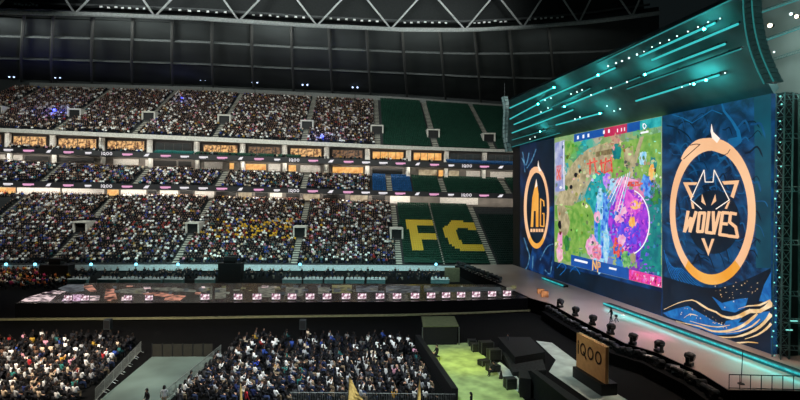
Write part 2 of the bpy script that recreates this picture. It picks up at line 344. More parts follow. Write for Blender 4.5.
for z, r in ((1.0, .055), (1.08, .085), (1.17, .105), (1.27, .085)):
    for k in range(6):
        an = math.pi/6+k*math.pi/3; hv.append((math.cos(an)*r, math.sin(an)*r+.02, z)); hc.append(2 if (math.sin(an) > .3 and z < 1.22) else 3)
hv.append((0, .02, 1.31)); hc.append(3)
hf = [(i*6+k, i*6+(k+1) % 6, (i+1)*6+(k+1) % 6, (i+1)*6+k) for i in range(3) for k in range(6)]+[(18+k, 18+(k+1) % 6, 24) for k in range(6)]
addp(hv, hf, hc)
addp([(-.25, -.06, .62), (-.17, -.06, .62), (-.25, .06, .62), (-.17, .06, .62), (-.26, -.06, .96), (-.17, -.06, .96), (-.26, .06, .96), (-.17, .06, .96)], BF, 0)
addp([(.17, -.06, .62), (.25, -.06, .62), (.17, .06, .62), (.25, .06, .62), (.17, -.06, .96), (.26, -.06, .96), (.17, .06, .96), (.26, .06, .96)], BF, 0)
addp(boxv((-.2, .05, .6), (-.12, .36, .7)), BF, 0); addp(boxv((.12, .05, .6), (.2, .36, .7)), BF, 0)
PAL = [((14, 15, 18), 60), ((28, 30, 36), 18), ((244, 244, 240), 15), ((160, 162, 164), 8), ((100, 98, 96), 6), ((205, 185, 160), 5), ((150, 40, 38), 2.0), ((45, 70, 140), 3.5), ((170, 135, 50), 1.5), ((95, 70, 55), 4), ((40, 90, 90), 2), ((210, 150, 170), 1.5)]
def cloth_cols(n, extra=None):
    pal = np.array([lin(c) for c, _ in PAL]); w = np.array([k for _, k in PAL], float)
    if extra:
        for c, k in extra: pal = np.vstack([pal, lin(c)]); w = np.append(w, k)
    out = np.zeros((n, 4, 3)); out[:, 0] = pal[RNG.choice(len(pal), n, p=w/w.sum())]
    tr = np.array([lin(c) for c in ((20, 21, 26), (35, 40, 60), (60, 58, 56), (120, 115, 105))]); out[:, 1] = tr[RNG.choice(4, n, p=[.5, .3, .12, .08])]
    out[:, 2] = np.array(lin((190, 150, 128)))*RNG.uniform(.35, 1.05, (n, 1)); out[:, 3] = np.array(lin((24, 20, 18)))*RNG.uniform(.5, 2, (n, 1))
    return out
P_POS, P_ROT, P_COL = [], [], []
def crowd(pos, rot, cols):
    P_POS.append(np.array(pos)); P_ROT.append(np.array(rot)); P_COL.append(cols)
face = math.pi+TH
def rows(t, key, sa, sb, r0, r1, step=.56, fill=.95):
    out = []
    for r in range(r0, r1):
        d = t.d(r)+.42*(t.d1-t.d0)/t.n
        for s in np.arange(sa, sb, step):
            if any(abs(s-q[0]) < q[1] and q[2] <= r < q[3] for q in AISLE.get(key, [])): continue
            if any(abs(s-q[0]) < q[1] and q[2] < d < q[3] for q in PORT.get(key, [])): continue
            if fill < 1 and random.random() > fill: continue
            out.append((s, d, r))
    return out
def stand_crowd(t, key, sa, sb, r0, r1, fill=.95, extra=None, tint=None):
    L = rows(t, key, sa, sb, r0, r1, .56, fill); n = len(L); pos = np.zeros((n, 3))
    for i, (s, d, r) in enumerate(L): pos[i] = SP(s+random.uniform(-.08, .08), d+random.uniform(-.08, .08), float(t.z(s, r))+random.choice((0, 0, 0, .0, .12)))
    cols = cloth_cols(n, extra)
    if tint:
        for i in range(n):
            u, v = proj(Vector(pos[i])); c = tint(u, v)
            if c is not None: cols[i, 0] = lin(c)
    crowd(pos, face+RNG.normal(0, .35, n), cols)
def low_tint(u, v):
    if 205 < u < 330 and 222 < v < 242 and random.random() < .30*math.exp(-((u-255)/40)**2): return (225, 175, 40)
    if 150 < u < 330 and 225 < v < 250 and random.random() < .06: return (130, 40, 40)
sU = UPP.hit(379, 130)[0]; sL = LOW.hit(396, 234)[0]; sM = MID.hit(371, 180)[0]
stand_crowd(UPP, 'U', s_at(-25, 40), sU-1.2, 0, 30, .93)
stand_crowd(LOW, 'L', s_at(-15, 14), sL-.9, 0, 30, .96, [((70, 70, 120), 4), ((150, 60, 55), 2)], low_tint)
stand_crowd(MID, 'M', s_at(-15, 28), sM-.6, 0, 9, .92, [((50, 75, 160), 9), ((40, 110, 120), 4)])
stand_crowd(SUI, 'S', s_at(-15, 30), s_at(146, 30), 0, 2, .55); stand_crowd(SUI, 'S', s_at(200, 30), s_at(440, 30), 0, 1, .35)
for a, b in ((0, 60), (150, 215), (250, 330)):
    stand_crowd(LOW, 'L', s_at(a, 26.4), s_at(b, 26.4), 29, 30, .8)
for (px, py, pw, lab) in ((55, 116, 900, 'bright blue lamp among the upper tier spectators near the left portal'), (182, 103, 160, 'faint blue lamp among the upper tier spectators right of the third portal'), (322, 142, 600, 'bright blue lamp at the front of the upper tier above the slab edge')):
    s_, r_ = UPP.hit(px, py); p = SP(s_, UPP.d(r_)-.3, float(UPP.z(s_, r_))+1.5); root = thing('blue_lamp', p, lab, 'lamp')
    mb = MB(); mb.ball(p, (.42 if pw > 200 else .2), emis('vivid blue lamp', (60, 70, 255), 6), 8, 5); mb.build('bulb', root); mb = MB(); mb.tube([p-Vector((0, 0, 1.5)), p-Vector((0, 0, .2))], .04, BLACK, 5); mb.build('pole', root)
    l = bpy.data.lights.new('blue_glow', 'POINT'); l.energy = pw; l.color = (.1, .12, 1); l.shadow_soft_size = .3; lo_ = bpy.data.objects.new('blue_glow', l); COL.objects.link(lo_); lo_.location = p-B_*.5+Vector((0, 0, .4))
# seats ------------------------------------------------------------
sv, sf, sc = [], [], []
for lo3, hi3 in (((-.23, -.22, .34), (.23, .22, .44)), ((-.23, -.27, .44), (.23, -.2, .9))):
    o = len(sv); sv += boxv(lo3, hi3); sf += [tuple(o+i for i in q) for q in BF]
sv[12:14] = [(-.23, -.34, .9), (.23, -.34, .9)]; sc = [0]*len(sv)
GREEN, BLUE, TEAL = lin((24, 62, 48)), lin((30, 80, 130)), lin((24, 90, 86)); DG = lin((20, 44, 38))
S_POS, S_COL = [], []
def seats(L, t, colr):
    for s, d, r in L: S_POS.append(SP(s, d, float(t.z(s, r)))); S_COL.append(colr)
seats(rows(UPP, 'U', sU+1.2, s_at(530, 45), 0, 32, .52, 1), UPP, GREEN)
seats(rows(MID, 'M', sM+.6, MID.hit(411, 183)[0], 0, 10, .52, 1), MID, BLUE); seats(rows(MID, 'M', MID.hit(411, 183)[0]+.6, s_at(530, 28), 0, 10, .52, 1), MID, GREEN)
for a, b, c in ((155, 192, TEAL), (196, 300, GREEN), (447, 515, BLUE)): seats(rows(SUI, 'S', s_at(a, 30), s_at(b, 30), 0, 3, .52, 1), SUI, c)
F_P = [(406, 220.5), (435, 220.5), (436, 226), (417, 226.5), (418, 233.5), (438.5, 233.5), (440, 240), (421.5, 240), (423.5, 252), (413, 252)]
C_P = [(451, 222), (455, 221), (476, 223.5), (479, 231), (470, 230), (460, 228.5), (456, 231), (458, 238), (463, 244.5), (485, 245), (489, 250), (482, 252.5), (465, 252.5), (452, 247), (446, 237), (443.5, 229)]
def inside(p, pg):
    x, y = p; r = False
    for i in range(len(pg)):
        (x0, y0), (x1, y1) = pg[i-1], pg[i]
        if (y0 > y) != (y1 > y) and x < (x1-x0)*(y-y0)/(y1-y0)+x0: r = not r
    return r
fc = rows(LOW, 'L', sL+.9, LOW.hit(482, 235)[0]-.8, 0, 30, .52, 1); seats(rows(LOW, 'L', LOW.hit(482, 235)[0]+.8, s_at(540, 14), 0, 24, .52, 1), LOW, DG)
yel = {'F': {}, 'C': {}}; green_near = []
for s, d, r in fc:
    P = SP(s, d, float(LOW.z(s, r))); u = proj(P+Vector((0, 0, .5)))
    if inside(u, F_P): yel['F'].setdefault(r, []).append(P)
    elif inside(u, C_P): yel['C'].setdefault(r, []).append(P)
    else: green_near.append((r, s, P))
def seat_proto(name, m):
    root = proto(name); mb = MB(); mb.add(sv[:8], BF, m); mb.build('seat', root); mb = MB(); mb.add(sv[8:], BF, m); mb.build('backrest', root); return Placer(root)
ys = seat_proto('stadium_seat', mat('yellow seat plastic', (222, 188, 62), .5)); n_ind = 0
for L in 'FC':
    for i, r in enumerate(sorted(yel[L], reverse=True)):
        for j, P in enumerate(yel[L][r]):
            ys(P, face, 'yellow seat of the letter %s, %s row down, %s from its left' % (L, nth(i), nth(j)), 'stadium seat', 'yellow seats forming the letter '+L); n_ind += 1
gs = seat_proto('stadium_seat', mat('green seat plastic', (24, 66, 50), .5))
green_near.sort(key=lambda q: (q[0], q[1])); cnt = {}
for r, s, P in green_near:
    if n_ind < 300:
        cnt[r] = cnt.get(r, -1)+1; n_ind += 1
        gs(P, face, 'green seat below the yellow letters, %s row up, %s from the left' % (nth(r), nth(cnt[r])), 'stadium seat', 'green seats of the lettered block')
    else: S_POS.append(P); S_COL.append(GREEN)
pos = np.array([tuple(p) for p in S_POS]); cols = np.array(S_COL)[:, None, :]*RNG.uniform(.8, 1.2, (len(pos), 1, 1))
o = mass('stadium_seats', sv, sf, sc, pos, np.full(len(pos), face), cols, attr_mat('seat plastic', .5)); tag(o, 'rows of empty green and blue seats in the far stand tiers', 'seats', None, 'stuff')
# ================================================================== ROOF
roofm = mat('dark roof sheeting', (58, 62, 62), .8, var=.3, scale=.08); steel = mat('pale painted steel', (185, 190, 188), .5); steeld = mat('dim painted steel', (84, 88, 88), .6)
CH = [(-70, 8, 88), (0, 12, 92), (100, 14.5, 94.5), (200, 18.5, 97), (300, 25, 100), (400, 29.5, 103), (470, 30, 104), (530, 27, 104), (590, 22, 102), (660, 13, 97)]
def chp(px, dy=0, dY=0): return aty(px, interp(px, [(c[0], c[1]) for c in CH])+dy, interp(px, [(c[0], c[2]) for c in CH])+dY)
CX = list(range(-60, 661, 20))
root = thing('roof_truss', chp(300), 'long curved pale steel roof truss with V shaped bracing above the far stand', 'truss')
mb = MB(); mb.tube([chp(x) for x in CX], .42, steel, 8); mb.build('bottom_chord', root)
mb = MB(); mb.tube([chp(x)+Vector((0, 1.5, 9)) for x in CX], .4, steel, 8); mb.build('top_chord', root)
mb = MB(); mb.tube([chp(x)+Vector((0, 4, 3.2)) for x in CX], .22, steeld, 6); mb.build('catwalk_rail', root)
mb = MB(); mb.tube([chp(x)+Vector((0, 4, 1.1)) for x in CX], .16, steeld, 6); mb.build('catwalk_rail', root)
vx = [(-5, 0, 0)]
for x0 in (-8, 75, 155, 239, 317, 391, 465, 523, 579, 632):
    p = chp(x0); w = interp(x0, [(0, 36), (320, 36), (465, 36), (580, 24)])
    for sd in (-1, 1):
        q = chp(x0+sd*w)+Vector((0, 1.5, 9)); mb = MB(); mb.tube([p, q], .2, steel, 6); mb.build('diagonal', root)
REAR = [(-70, 78, 160), (0, 82, 162), (200, 88, 165), (400, 97, 168), (500, 104, 170), (600, 110, 172), (680, 112, 172)]
def rear(px, dy=0): return aty(px, interp(px, [(c[0], c[1]) for c in REAR])+dy, interp(px, [(c[0], c[2]) for c in REAR]))
mb = MB(); n = len(CX)
vs = [chp(x)+Vector((0, .5, .9)) for x in CX]+[rear(x)+Vector((0, 0, 1)) for x in CX]
mb.add(vs, [(i, i+1, n+i+1, n+i) for i in range(n-1)], roofm)
mb.add([v+Vector((0, 0, .5)) for v in vs], [(i, i+1, n+i+1, n+i) for i in range(n-1)], roofm)
struct(mb.build('ceiling'))
mb = MB(); vs = [chp(x)+Vector((0, 6, .9)) for x in CX]+[chp(x)+Vector((0, 9, 16)) for x in CX]
mb.add(vs, [(i, i+1, n+i+1, n+i) for i in range(n-1)], mat('dark roof fascia', (34, 38, 38), .8)); struct(mb.build('ceiling_fascia'))
for t in (.25, .55):
    mb = MB(); mb.tube([chp(x).lerp(rear(x), t)+Vector((0, 0, .4)) for x in CX], .3, steeld, 6); struct(mb.build('purlin'))
for px in (-20, 20, 50, 90, 130, 170, 210, 250, 290, 328, 366, 402, 440, 475, 510, 550):
    a, b = chp(px), rear(px*1.01+1); mb = MB(); mb.tube([a+Vector((0, 1, .4)), a.lerp(b, .5)+Vector((0, 0, -.1)), b+Vector((0, 0, .3))], .32, mat('roof rib steel', (78, 78, 76), .7), 6); struct(mb.build('roof_rib'))
mb = MB(); vs = [rear(x)+Vector((0, .6, 1.2)) for x in CX]+[rear(x)+Vector((0, .6, -7)) for x in CX]; mb.add(vs, [(i, i+1, n+i+1, n+i) for i in range(n-1)], roofm); struct(mb.build('wall_rear'))
# floodlights (switched off) in the bays of the truss
fl = proto('floodlight'); mb = MB(); mb.box((-.3, -.12, -.22), (.3, .16, .22), DARKMETAL); hh = mb.build('housing', fl); mb = MB(); mb.box((-.27, -.16, -.19), (.27, -.12, .19), mat('pale lamp glass', (225, 228, 225), .3)); mb.build('lamp_glass', hh)
mb = MB(); mb.tube([(-.36, 0, 0), (-.36, 0, .34), (.36, 0, .34), (.36, 0, 0)], .03, DARKMETAL, 5); mb.build('bracket', fl); FL = Placer(fl)
bays = [(-1, 26), (88, 140), (160, 226), (246, 306), (326, 380), (402, 452), (474, 512), (531, 570)]
for bi, (a, b) in enumerate(bays):
    for ri, (dz, off) in enumerate(((1.1, 0), (2.4, .4))):
        k = 0; x = a+off*6
        while x < b and k < 8:
            FL(chp(x)+Vector((0, 3.4, dz+.2+random.uniform(-.15, .15))), random.uniform(-.3, .3), 'unlit grey floodlight in the %s truss bay from the left, %s in its %s row' % (nth(bi), nth(k), ('lower', 'upper')[ri]), 'floodlight', 'unlit floodlights on the roof catwalk'); k += 1; x += (b-a)/7.0+random.uniform(-.6, .6)
for i, px in enumerate((12, 58, 203, 255, 305, 355)):
    Y = 158; b = aty(px, interp(px, [(0, 86), (200, 89), (360, 97)]), Y); h = 2.6
    rt_ = thing('twin_lamp_post', b, 'thin post with two icy blue lamps behind the upper tier, %s from the left' % nth(i), 'lamp post', 'twin lamp posts behind the upper tier')
    mb = MB(); mb.tube([b-Vector((0, 0, 3)), b+Vector((0, 0, h))], .1, DARKMETAL); mb.tube([b+Vector((-1.1, 0, h)), b+Vector((1.1, 0, h))], .08, DARKMETAL); mb.build('post', rt_)
    for sx in (-.75, .75):
        mb = MB(); mb.ball(b+Vector((sx, -.2, h+.3)), .26, emis('ice blue post lamp', (185, 210, 255), 3.2), 8, 5); mb.build('lamp', rt_)
for i, (px, py, c) in enumerate(((163, 80, 0), (262, 77, 1), (290, 79, 1), (338, 80, 1))):   # faint red and amber strip boards under the roof rear
    p = aty(px, py, 160); w = (2.6, 5.5, 4, 3)[i]; mb = MB()
    for j in range(3): mb.box((-w, 0, j*.9), (w, .1, j*.9+.22), emis(('pink strip', 'amber strip')[c], ((200, 120, 170), (120, 70, 62))[c], (.6, .22)[c]), o=p)
    mb.box((-w, .1, -.2), (w, .25, 2.3), BLACK, o=p)
    o = mb.build('strip_board'); tag(o, ('small board of pink light strips under the roof at far left', 'dim amber strip board under the roof, longest of three', 'dim amber strip board under the roof, middle of three', 'dim amber strip board under the roof, right of three')[i], 'light board')
# ================================================================== GROUND
g = MB(); g.quad((-130, 20, 0), (80, 20, 0), (80, 112, 0), (-130, 120, 0), mat('dark covered pitch', (7, 8, 8), .8, var=.3, scale=.4, spec=.1)); struct(g.build('floor'))
def ground_patch(name, px, m, z=.02, th=.03):
    mb = MB(); mb.prism([atz(x, y, z) for x, y in px], th, m); return mb.build(name)
ground_patch('turf_mat', [(424, 344), (470, 343), (484, 356), (500, 372), (526, 402), (456, 402)], mat('pale green artificial turf', (150, 170, 110), .9, var=.35, scale=.7)); struct(bpy.data.objects['turf_mat'])
palef = mat('pale grey floor board', (175, 190, 180), .55, var=.3, scale=.6)
struct(ground_patch('floor_boards', [(152, 357), (216, 357), (168, 402), (98, 402)], mat('grey green carpet', (84, 100, 93), .8, var=.3, scale=.25)))
struct(ground_patch('walkway', [(536, 341), (552, 343), (580, 364), (580, 371), (600, 384), (630, 402), (592, 402), (549, 372), (556, 360)], palef))
struct(ground_patch('walkway', [(500, 362), (512, 372), (520, 380), (518, 392), (506, 384), (492, 366)], palef, .03))
# ================================================================== STAGE
ZS = 2.0
deckm = mat('pale glossy stage deck', (158, 140, 132), .3, var=.15, scale=.15, spec=.6); stagebl = mat('black stage skirt', (6, 6, 7), .8, spec=.1)
strip_top = mat('glossy dark runway deck', (26, 29, 30), .2, var=.5, scale=.2, spec=.7)
stp = [(15, 303), (100, 303), (200, 302.5), (300, 302), (400, 301.5), (470, 300), (528, 298)]
rear_e = [(498, 284.5), (400, 284), (300, 283.5), (200, 283), (86, 283)]
fr = [atz(x, y, ZS) for x, y in stp]; rr = [atz(x, y, ZS) for x, y in rear_e]
main = [atz(728, 389.5, ZS), atz(700, 372, ZS), atz(656, 352, ZS), atz(625, 343, ZS), atz(600, 330, ZS), atz(573, 316, ZS), atz(552, 304, ZS), fr[-1]+Vector((.4, 0, 0)), atz(500, 284, ZS), atz(455, 264.8, ZS), Vector((26, 106, ZS)), Vector((40, 37, ZS))]
stage = thing('stage', Vector((10, 66, 0)), 'vast black skirted stage with a pale glossy deck and long runway', 'stage')
mb = MB(); mb.prism([Vector((p.x, p.y, 0)) for p in fr+rr], ZS-.06, stagebl); mb.build('runway_skirt', stage)
mb = MB(); mb.prism([p-Vector((0, 0, .06)) for p in fr+rr], .06, strip_top); mb.build('runway_deck', stage)
mb = MB(); mb.prism([Vector((p.x, p.y, 0)) for p in main], ZS-.06, stagebl); mb.build('main_skirt', stage)
mb = MB(); mb.prism([p-Vector((0, 0, .06)) for p in main], .06, deckm); mb.build('main_deck', stage)
curb = [atz(x, y, .15) for x, y in ((-40, 320.8), (0, 320.6), (100, 320), (200, 319), (300, 317.5), (400, 316.2), (470, 314), (534, 311))]
mb = MB()
for i in range(len(curb)-1):
    a, b = curb[i], curb[i+1]; mb.prism([a, b, b+Vector((0, .5, 0)), a+Vector((0, .5, 0))], .2, mat('pale cable ramp edge', (128, 125, 92), .7))
struct(mb.build('kerb'))
# runway display at the left; olive and grey zones are reflections painted on
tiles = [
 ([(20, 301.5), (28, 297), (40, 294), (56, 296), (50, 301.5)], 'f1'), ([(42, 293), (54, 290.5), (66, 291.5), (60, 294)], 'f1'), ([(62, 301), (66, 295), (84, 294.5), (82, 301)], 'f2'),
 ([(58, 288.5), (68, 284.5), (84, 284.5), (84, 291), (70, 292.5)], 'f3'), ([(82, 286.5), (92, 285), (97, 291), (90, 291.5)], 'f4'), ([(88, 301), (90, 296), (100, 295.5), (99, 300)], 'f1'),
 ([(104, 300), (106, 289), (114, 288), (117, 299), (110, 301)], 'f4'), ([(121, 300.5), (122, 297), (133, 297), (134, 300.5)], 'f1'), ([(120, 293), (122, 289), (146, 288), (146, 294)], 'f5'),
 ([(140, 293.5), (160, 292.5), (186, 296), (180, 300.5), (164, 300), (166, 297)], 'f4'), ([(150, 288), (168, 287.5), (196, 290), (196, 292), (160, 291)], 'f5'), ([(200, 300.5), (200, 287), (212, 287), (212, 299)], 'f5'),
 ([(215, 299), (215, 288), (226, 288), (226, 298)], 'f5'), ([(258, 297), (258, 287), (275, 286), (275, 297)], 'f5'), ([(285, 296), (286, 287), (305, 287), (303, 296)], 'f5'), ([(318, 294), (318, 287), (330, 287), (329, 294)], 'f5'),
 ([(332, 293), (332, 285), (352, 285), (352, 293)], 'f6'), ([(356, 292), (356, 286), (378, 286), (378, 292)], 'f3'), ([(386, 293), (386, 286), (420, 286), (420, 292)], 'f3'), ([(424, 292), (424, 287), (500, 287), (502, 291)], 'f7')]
FM = {'f1': emis('pale pink display and reflection', (240, 215, 215), 1.0, (50, 34, 42), 1.3, lo=.45, hi=.58), 'f2': emis('magenta white floor display', (245, 215, 240), 1.0, (120, 40, 90), 2.5, lo=.45, hi=.58), 'f3': emis('grey display and reflection', (110, 117, 121), .7, (24, 27, 30), 1.3, lo=.43, hi=.62),
      'f4': emis('salmon display and reflection', (230, 160, 135), .8, (36, 24, 24), 1.2, lo=.45, hi=.6), 'f5': emis('olive painted reflection', (135, 136, 122), .75, (20, 21, 21), 1.7, lo=.45, hi=.62), 'f6': emis('yellow olive painted reflection', (140, 137, 92), .7, (26, 27, 24), 1.7, lo=.45, hi=.62), 'f7': emis('dim teal display and reflection', (80, 92, 96), .6, (20, 24, 28), 1.0)}
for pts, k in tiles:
    mb = MB(); mb.prism([atz(x, y, ZS+.003) for x, y in pts], .02, FM[k]); mb.build('display_and_reflection', stage)
for _ in range(62):  # narrow patches painted as reflection streaks on the glossy deck
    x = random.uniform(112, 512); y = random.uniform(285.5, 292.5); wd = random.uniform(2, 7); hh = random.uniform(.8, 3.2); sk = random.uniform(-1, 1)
    mb = MB(); mb.prism([atz(q, v, ZS+.02) for q, v in ((x, y+hh), (x+wd, y+hh+random.uniform(-.4, .4)), (x+wd+sk, y), (x+sk, y+random.uniform(-.3, .3)))], .015, FM[random.choice(('f5', 'f5', 'f3', 'f3', 'f7', 'f6', 'f4' if x < 200 else 'f3', 'f1' if x < 300 else 'f5'))]); mb.build('display_and_reflection', stage)
# small lit panels standing along the front edge of the runway
pink = emis('white pink panel face', (250, 232, 238), 1.25, (120, 70, 92), 2.2, lo=.42, hi=.56)
pp = proto('display_monitor'); mb = MB(); mb.box((-.62, .0, .1), (.62, .14, .98), BLACK); mb.box((-.5, .02, 0), (-.38, .12, .1), BLACK); mb.box((.38, .02, 0), (.5, .12, .1), BLACK); mb.build('casing', pp)
mb = MB(); mb.box((-.56, -.03, .16), (.56, .0, .92), pink); mb.build('screen', pp); PP = Placer(pp)
plist = [68, 85, 128, 149, 205, 238, 257, 276, 292, 310, 327, 346, 362, 380, 397, 415, 431, 446, 461, 476, 492, 507]
for i, px in enumerate(plist):
    p = atz(px, interp(px, stp)-1.6, ZS)
    PP(p, random.uniform(-.12, .12)+.04, 'small lit white and pink screen on the runway front edge, %s from the left' % nth(i), 'screen', 'lit screens along the runway edge', sc=1.0 if px > 200 else .85)
# ------------------------------------------------------------------ LED WALL
WA = atz(514, 265, ZS); WB = atz(771.5, 354.3, ZS); WD = (WB-WA); WD.z = 0; WD.normalize(); WN_ = Vector((WD.y, -WD.x, 0)); WN_ = WN_ if WN_.x < 0 else -WN_
def W(px, py, k=0): return atp(px, py, WA+WN_*(.013*k+.02 if k else 0), WN_)
def topy(px): return 116-.206*(px-662)
def boty(px): return 265+.347*(px-514)
navy = emis('navy marbled display', (7, 36, 66), .95, (22, 84, 136), .22, detail=8, dist=3.5, lo=.4, hi=.74)
tealnavy = emis('teal navy display', (10, 62, 82), .9, (20, 92, 112), .3, detail=2, lo=.3, hi=.7); bluelow = emis('deep blue display', (6, 28, 66), .9, (14, 74, 142), .3, detail=3, dist=1, lo=.4, hi=.75)
darkleft = emis('dark indigo display', (8, 18, 34), .8, (14, 50, 96), .25, detail=3, lo=.4, hi=.75); navyd = emis('black blue display', (6, 20, 34), .9, (9, 34, 56), .3)
peach = emis('peach gold logo', (255, 205, 160), 1.0, (246, 188, 140), .2); orange = emis('orange gold logo', (248, 180, 85), 1.0, (240, 160, 50), .3); logow = emis('white gold logo line', (255, 240, 225), 1.05)
wallroot = thing('display_screen', WA.lerp(WB, .5), 'giant LED display with game picture between two team logos on blue panels', 'LED screen')
def slab(name, pts, m, th=.6):
    mb = MB(); mb.prism([W(x, y) for x, y in pts], -WN_*th, m); return mb
sc0, sc1 = 554.5, 662.0
def sbot(px): return 261.5+.2465*(px-sc0)
mbL = slab('p', [(520, boty(520)), (sc0, boty(sc0)), (sc0, topy(sc0)), (520, topy(520))], darkleft)
mbM = slab('p', [(sc0, sbot(sc0)), (sc1, sbot(sc1)), (sc1, topy(sc1)), (sc0, topy(sc0))], emis('game ground display', (118, 160, 92), .95, (170, 185, 130), .5))
mbB = slab('p', [(sc0, boty(sc0)), (sc1, boty(sc1)), (sc1, sbot(sc1)), (sc0, sbot(sc0))], bluelow)
mbR = slab('p', [(sc1, boty(sc1)), (771.5, boty(771.5)), (771.5, topy(771.5)), (sc1, topy(sc1))], navy)
def P_(mb, pts, m, k=1): mb.poly([W(x, y, k) for x, y in pts], m)
def ell(mb, c, r, m, k=1, n=28, rot=0):
    if mb is mbM and max(r) > 2.9: P_(mb, [(c[0]+r[0]*q*math.cos(a), c[1]+r[1]*q*math.sin(a)) for a, q in [(2*math.pi*i/n, random.uniform(.72, 1.12) if max(r) < 30 else 1) for i in range(n)]], m, k); return
    P_(mb, [(c[0]+r[0]*math.cos(a)*math.cos(rot)-r[1]*math.sin(a)*math.sin(rot), c[1]+r[0]*math.cos(a)*math.sin(rot)+r[1]*math.sin(a)*math.cos(rot)) for a in [2*math.pi*i/n for i in range(n)]], m, k)
def line(mb, pts, w, m, k=2):
    n = len(pts)
    for i in range(n-1):
        w0, w1 = (w[i], w[i+1]) if isinstance(w, (list, tuple)) else (w, w)
        a = Vector(pts[i]); b = Vector(pts[i+1]); t = (b-a).normalized(); nn = Vector((-t.y, t.x))
        P_(mb, [a-nn*w0/2-t*w0*.25, b-nn*w1/2+t*w1*.25, b+nn*w1/2+t*w1*.25, a+nn*w0/2-t*w0*.25], m, k)
def smooth(pts, n=4):
    out = []
    for i in range(len(pts)-1):
        p0, p1, p2, p3 = [Vector(pts[max(0, min(len(pts)-1, i+j))]) for j in (-1, 0, 1, 2)]
        for q in range(n):
            t = q/n; out.append(tuple(.5*((2*p1)+(p2-p0)*t+(2*p0-5*p1+4*p2-p3)*t*t+(3*p1-p0-3*p2+p3)*t**3)))
    return out+[tuple(pts[-1])]
def oval_ring(mb, c, ro, ci, ri, m, k, a0, a1, n=30):
    for i in range(n):
        a, b = lerp(a0, a1, i/n), lerp(a0, a1, (i+1)/n); f = lambda an, cc, r: (cc[0]+r[0]*math.cos(an), cc[1]+r[1]*math.sin(an))
        P_(mb, [f(a, c, ro), f(b, c, ro), f(b, ci, ri), f(a, ci, ri)], m, k)
# ---- right panel artwork
P_(mbR, [(754, topy(754)+.2), (771, topy(771)+.2), (771, 268), (756, 268), (755, 180)], tealnavy, 1)
mar = [emis('marbling blue', (24, 100, 150), .9, (14, 70, 120), .6), emis('marbling dark', (5, 24, 46), .9), emis('marbling mid', (16, 66, 112), .9, (24, 92, 140), .5)]
for i in range(110):
    x, y = random.uniform(665, 752), random.uniform(118, 268); dx = random.uniform(8, 20); c = random.uniform(-9, 9); x1 = min(768, x+dx)
    ys_ = [y, y+c*.5+random.uniform(-2, 2), y+c+random.uniform(-3, 3), y+c*1.2+random.uniform(3, 12)]; ys_ = [max(topy(q)+2, v) for q, v in zip((x, x+dx*.3, x+dx*.7, x1), ys_)]
    n0 = random.uniform(.5, 2.2); line(mbR, smooth([(x, ys_[0]), (x+dx*.3, ys_[1]), (x+dx*.7, ys_[2]), (x1, ys_[3])], 3), [.2]+[n0]*8+[.3]*4, random.choice(mar), 1.2+i*.004)
P_(mbR, smooth([(662.6, 276), (690, 284), (716, 288), (745, 280), (770.8, 268)], 3)+[(770.8, boty(770.8)-.2), (662.6, boty(662.6)-.2)], navyd, 2.2)
bl = emis('bright blue lightning', (24, 112, 165), .95, (18, 90, 140), .5); wv = emis('blue wave display', (12, 84, 158), 1.0, (30, 120, 190), .8, detail=5, dist=2); gold = emis('pale gold swirl', (250, 225, 185), 1.05, (215, 165, 95), .8, detail=5)
line(mbR, [(672, 114.5), (683, 118), (692, 123), (703, 116), (712, 110), (722, 114)], .9, bl, 3); line(mbR, [(722, 104), (724, 111), (732, 121), (738, 131), (740, 141)], [1.5, 2.2, 2.6, 3.5, 4], bl, 3)
P_(mbR, [(728, 139), (741, 136), (741, 143), (734, 148), (727, 147)], bl, 3)
ell(mbR, (714, 222), (26, 32), navyd, 2)
lg = MB()
oval_ring(lg, (712.7, 211.5), (43, 73.3), (711.6, 212.5), (36.3, 62), peach, 5, math.radians(130), math.radians(410), 40); oval_ring(lg, (712.7, 211.5), (43, 73.3), (711.6, 212.5), (36.3, 62), orange, 5, math.radians(50), math.radians(130), 14)
P_(lg, smooth([(680.8, 159), (684, 152), (690, 145), (696, 140.5), (703, 138.3), (716, 138.3), (721, 143), (729, 149.5), (727, 154.5), (722, 154), (712, 150.6), (703, 152), (695, 156.5), (688, 163)], 2), peach, 6)
P_(lg, [(711.5, 123.5), (713.3, 132), (720, 138.5), (717, 143), (712, 138), (710.6, 131)], logow, 7)
rdk = emis('dark red logo gap', (74, 34, 40), .8)
line(lg, [(690, 145.2), (696, 144), (700, 144.4), (692, 151.5), (683.6, 159)], .8, rdk, 8); line(lg, [(730, 149.5), (727.5, 153.5), (724, 155)], .7, rdk, 8)
lg2 = MB()
line(lg2, [(716, 209), (729.3, 200), (714.2, 170), (713, 182), (705.2, 182), (704, 170), (690.8, 199.7), (701.5, 209)], 1.0, logow, 6)
P_(lg2, [(702, 194), (706, 205.5), (701.3, 202)], peach, 6); P_(lg2, [(715.3, 194), (716.2, 201), (711, 205.5)], peach, 6)
for q in ([(683, 182.3), (697.5, 182.2), (696, 185), (688, 185), (693.6, 196.5), (690.6, 199)], [(690.8, 201), (693.4, 203), (694.4, 208.8), (692, 208.6)], [(722, 181.3), (739.3, 180.2), (733.6, 198.4), (730.4, 196.4), (734.3, 184.2), (724, 184.6)], [(730.3, 200.8), (727, 209), (724.6, 208.6), (727.6, 202.4)]): P_(lg2, q, peach, 6)
P_(lg2, [(701.3, 238.3), (704.4, 238.3), (708.3, 249), (711.6, 238.8), (714.4, 238.8), (708.4, 256)], peach, 6)
right = None
for nm, mbx in (('left_panel', mbL),): pass
txt = MB()
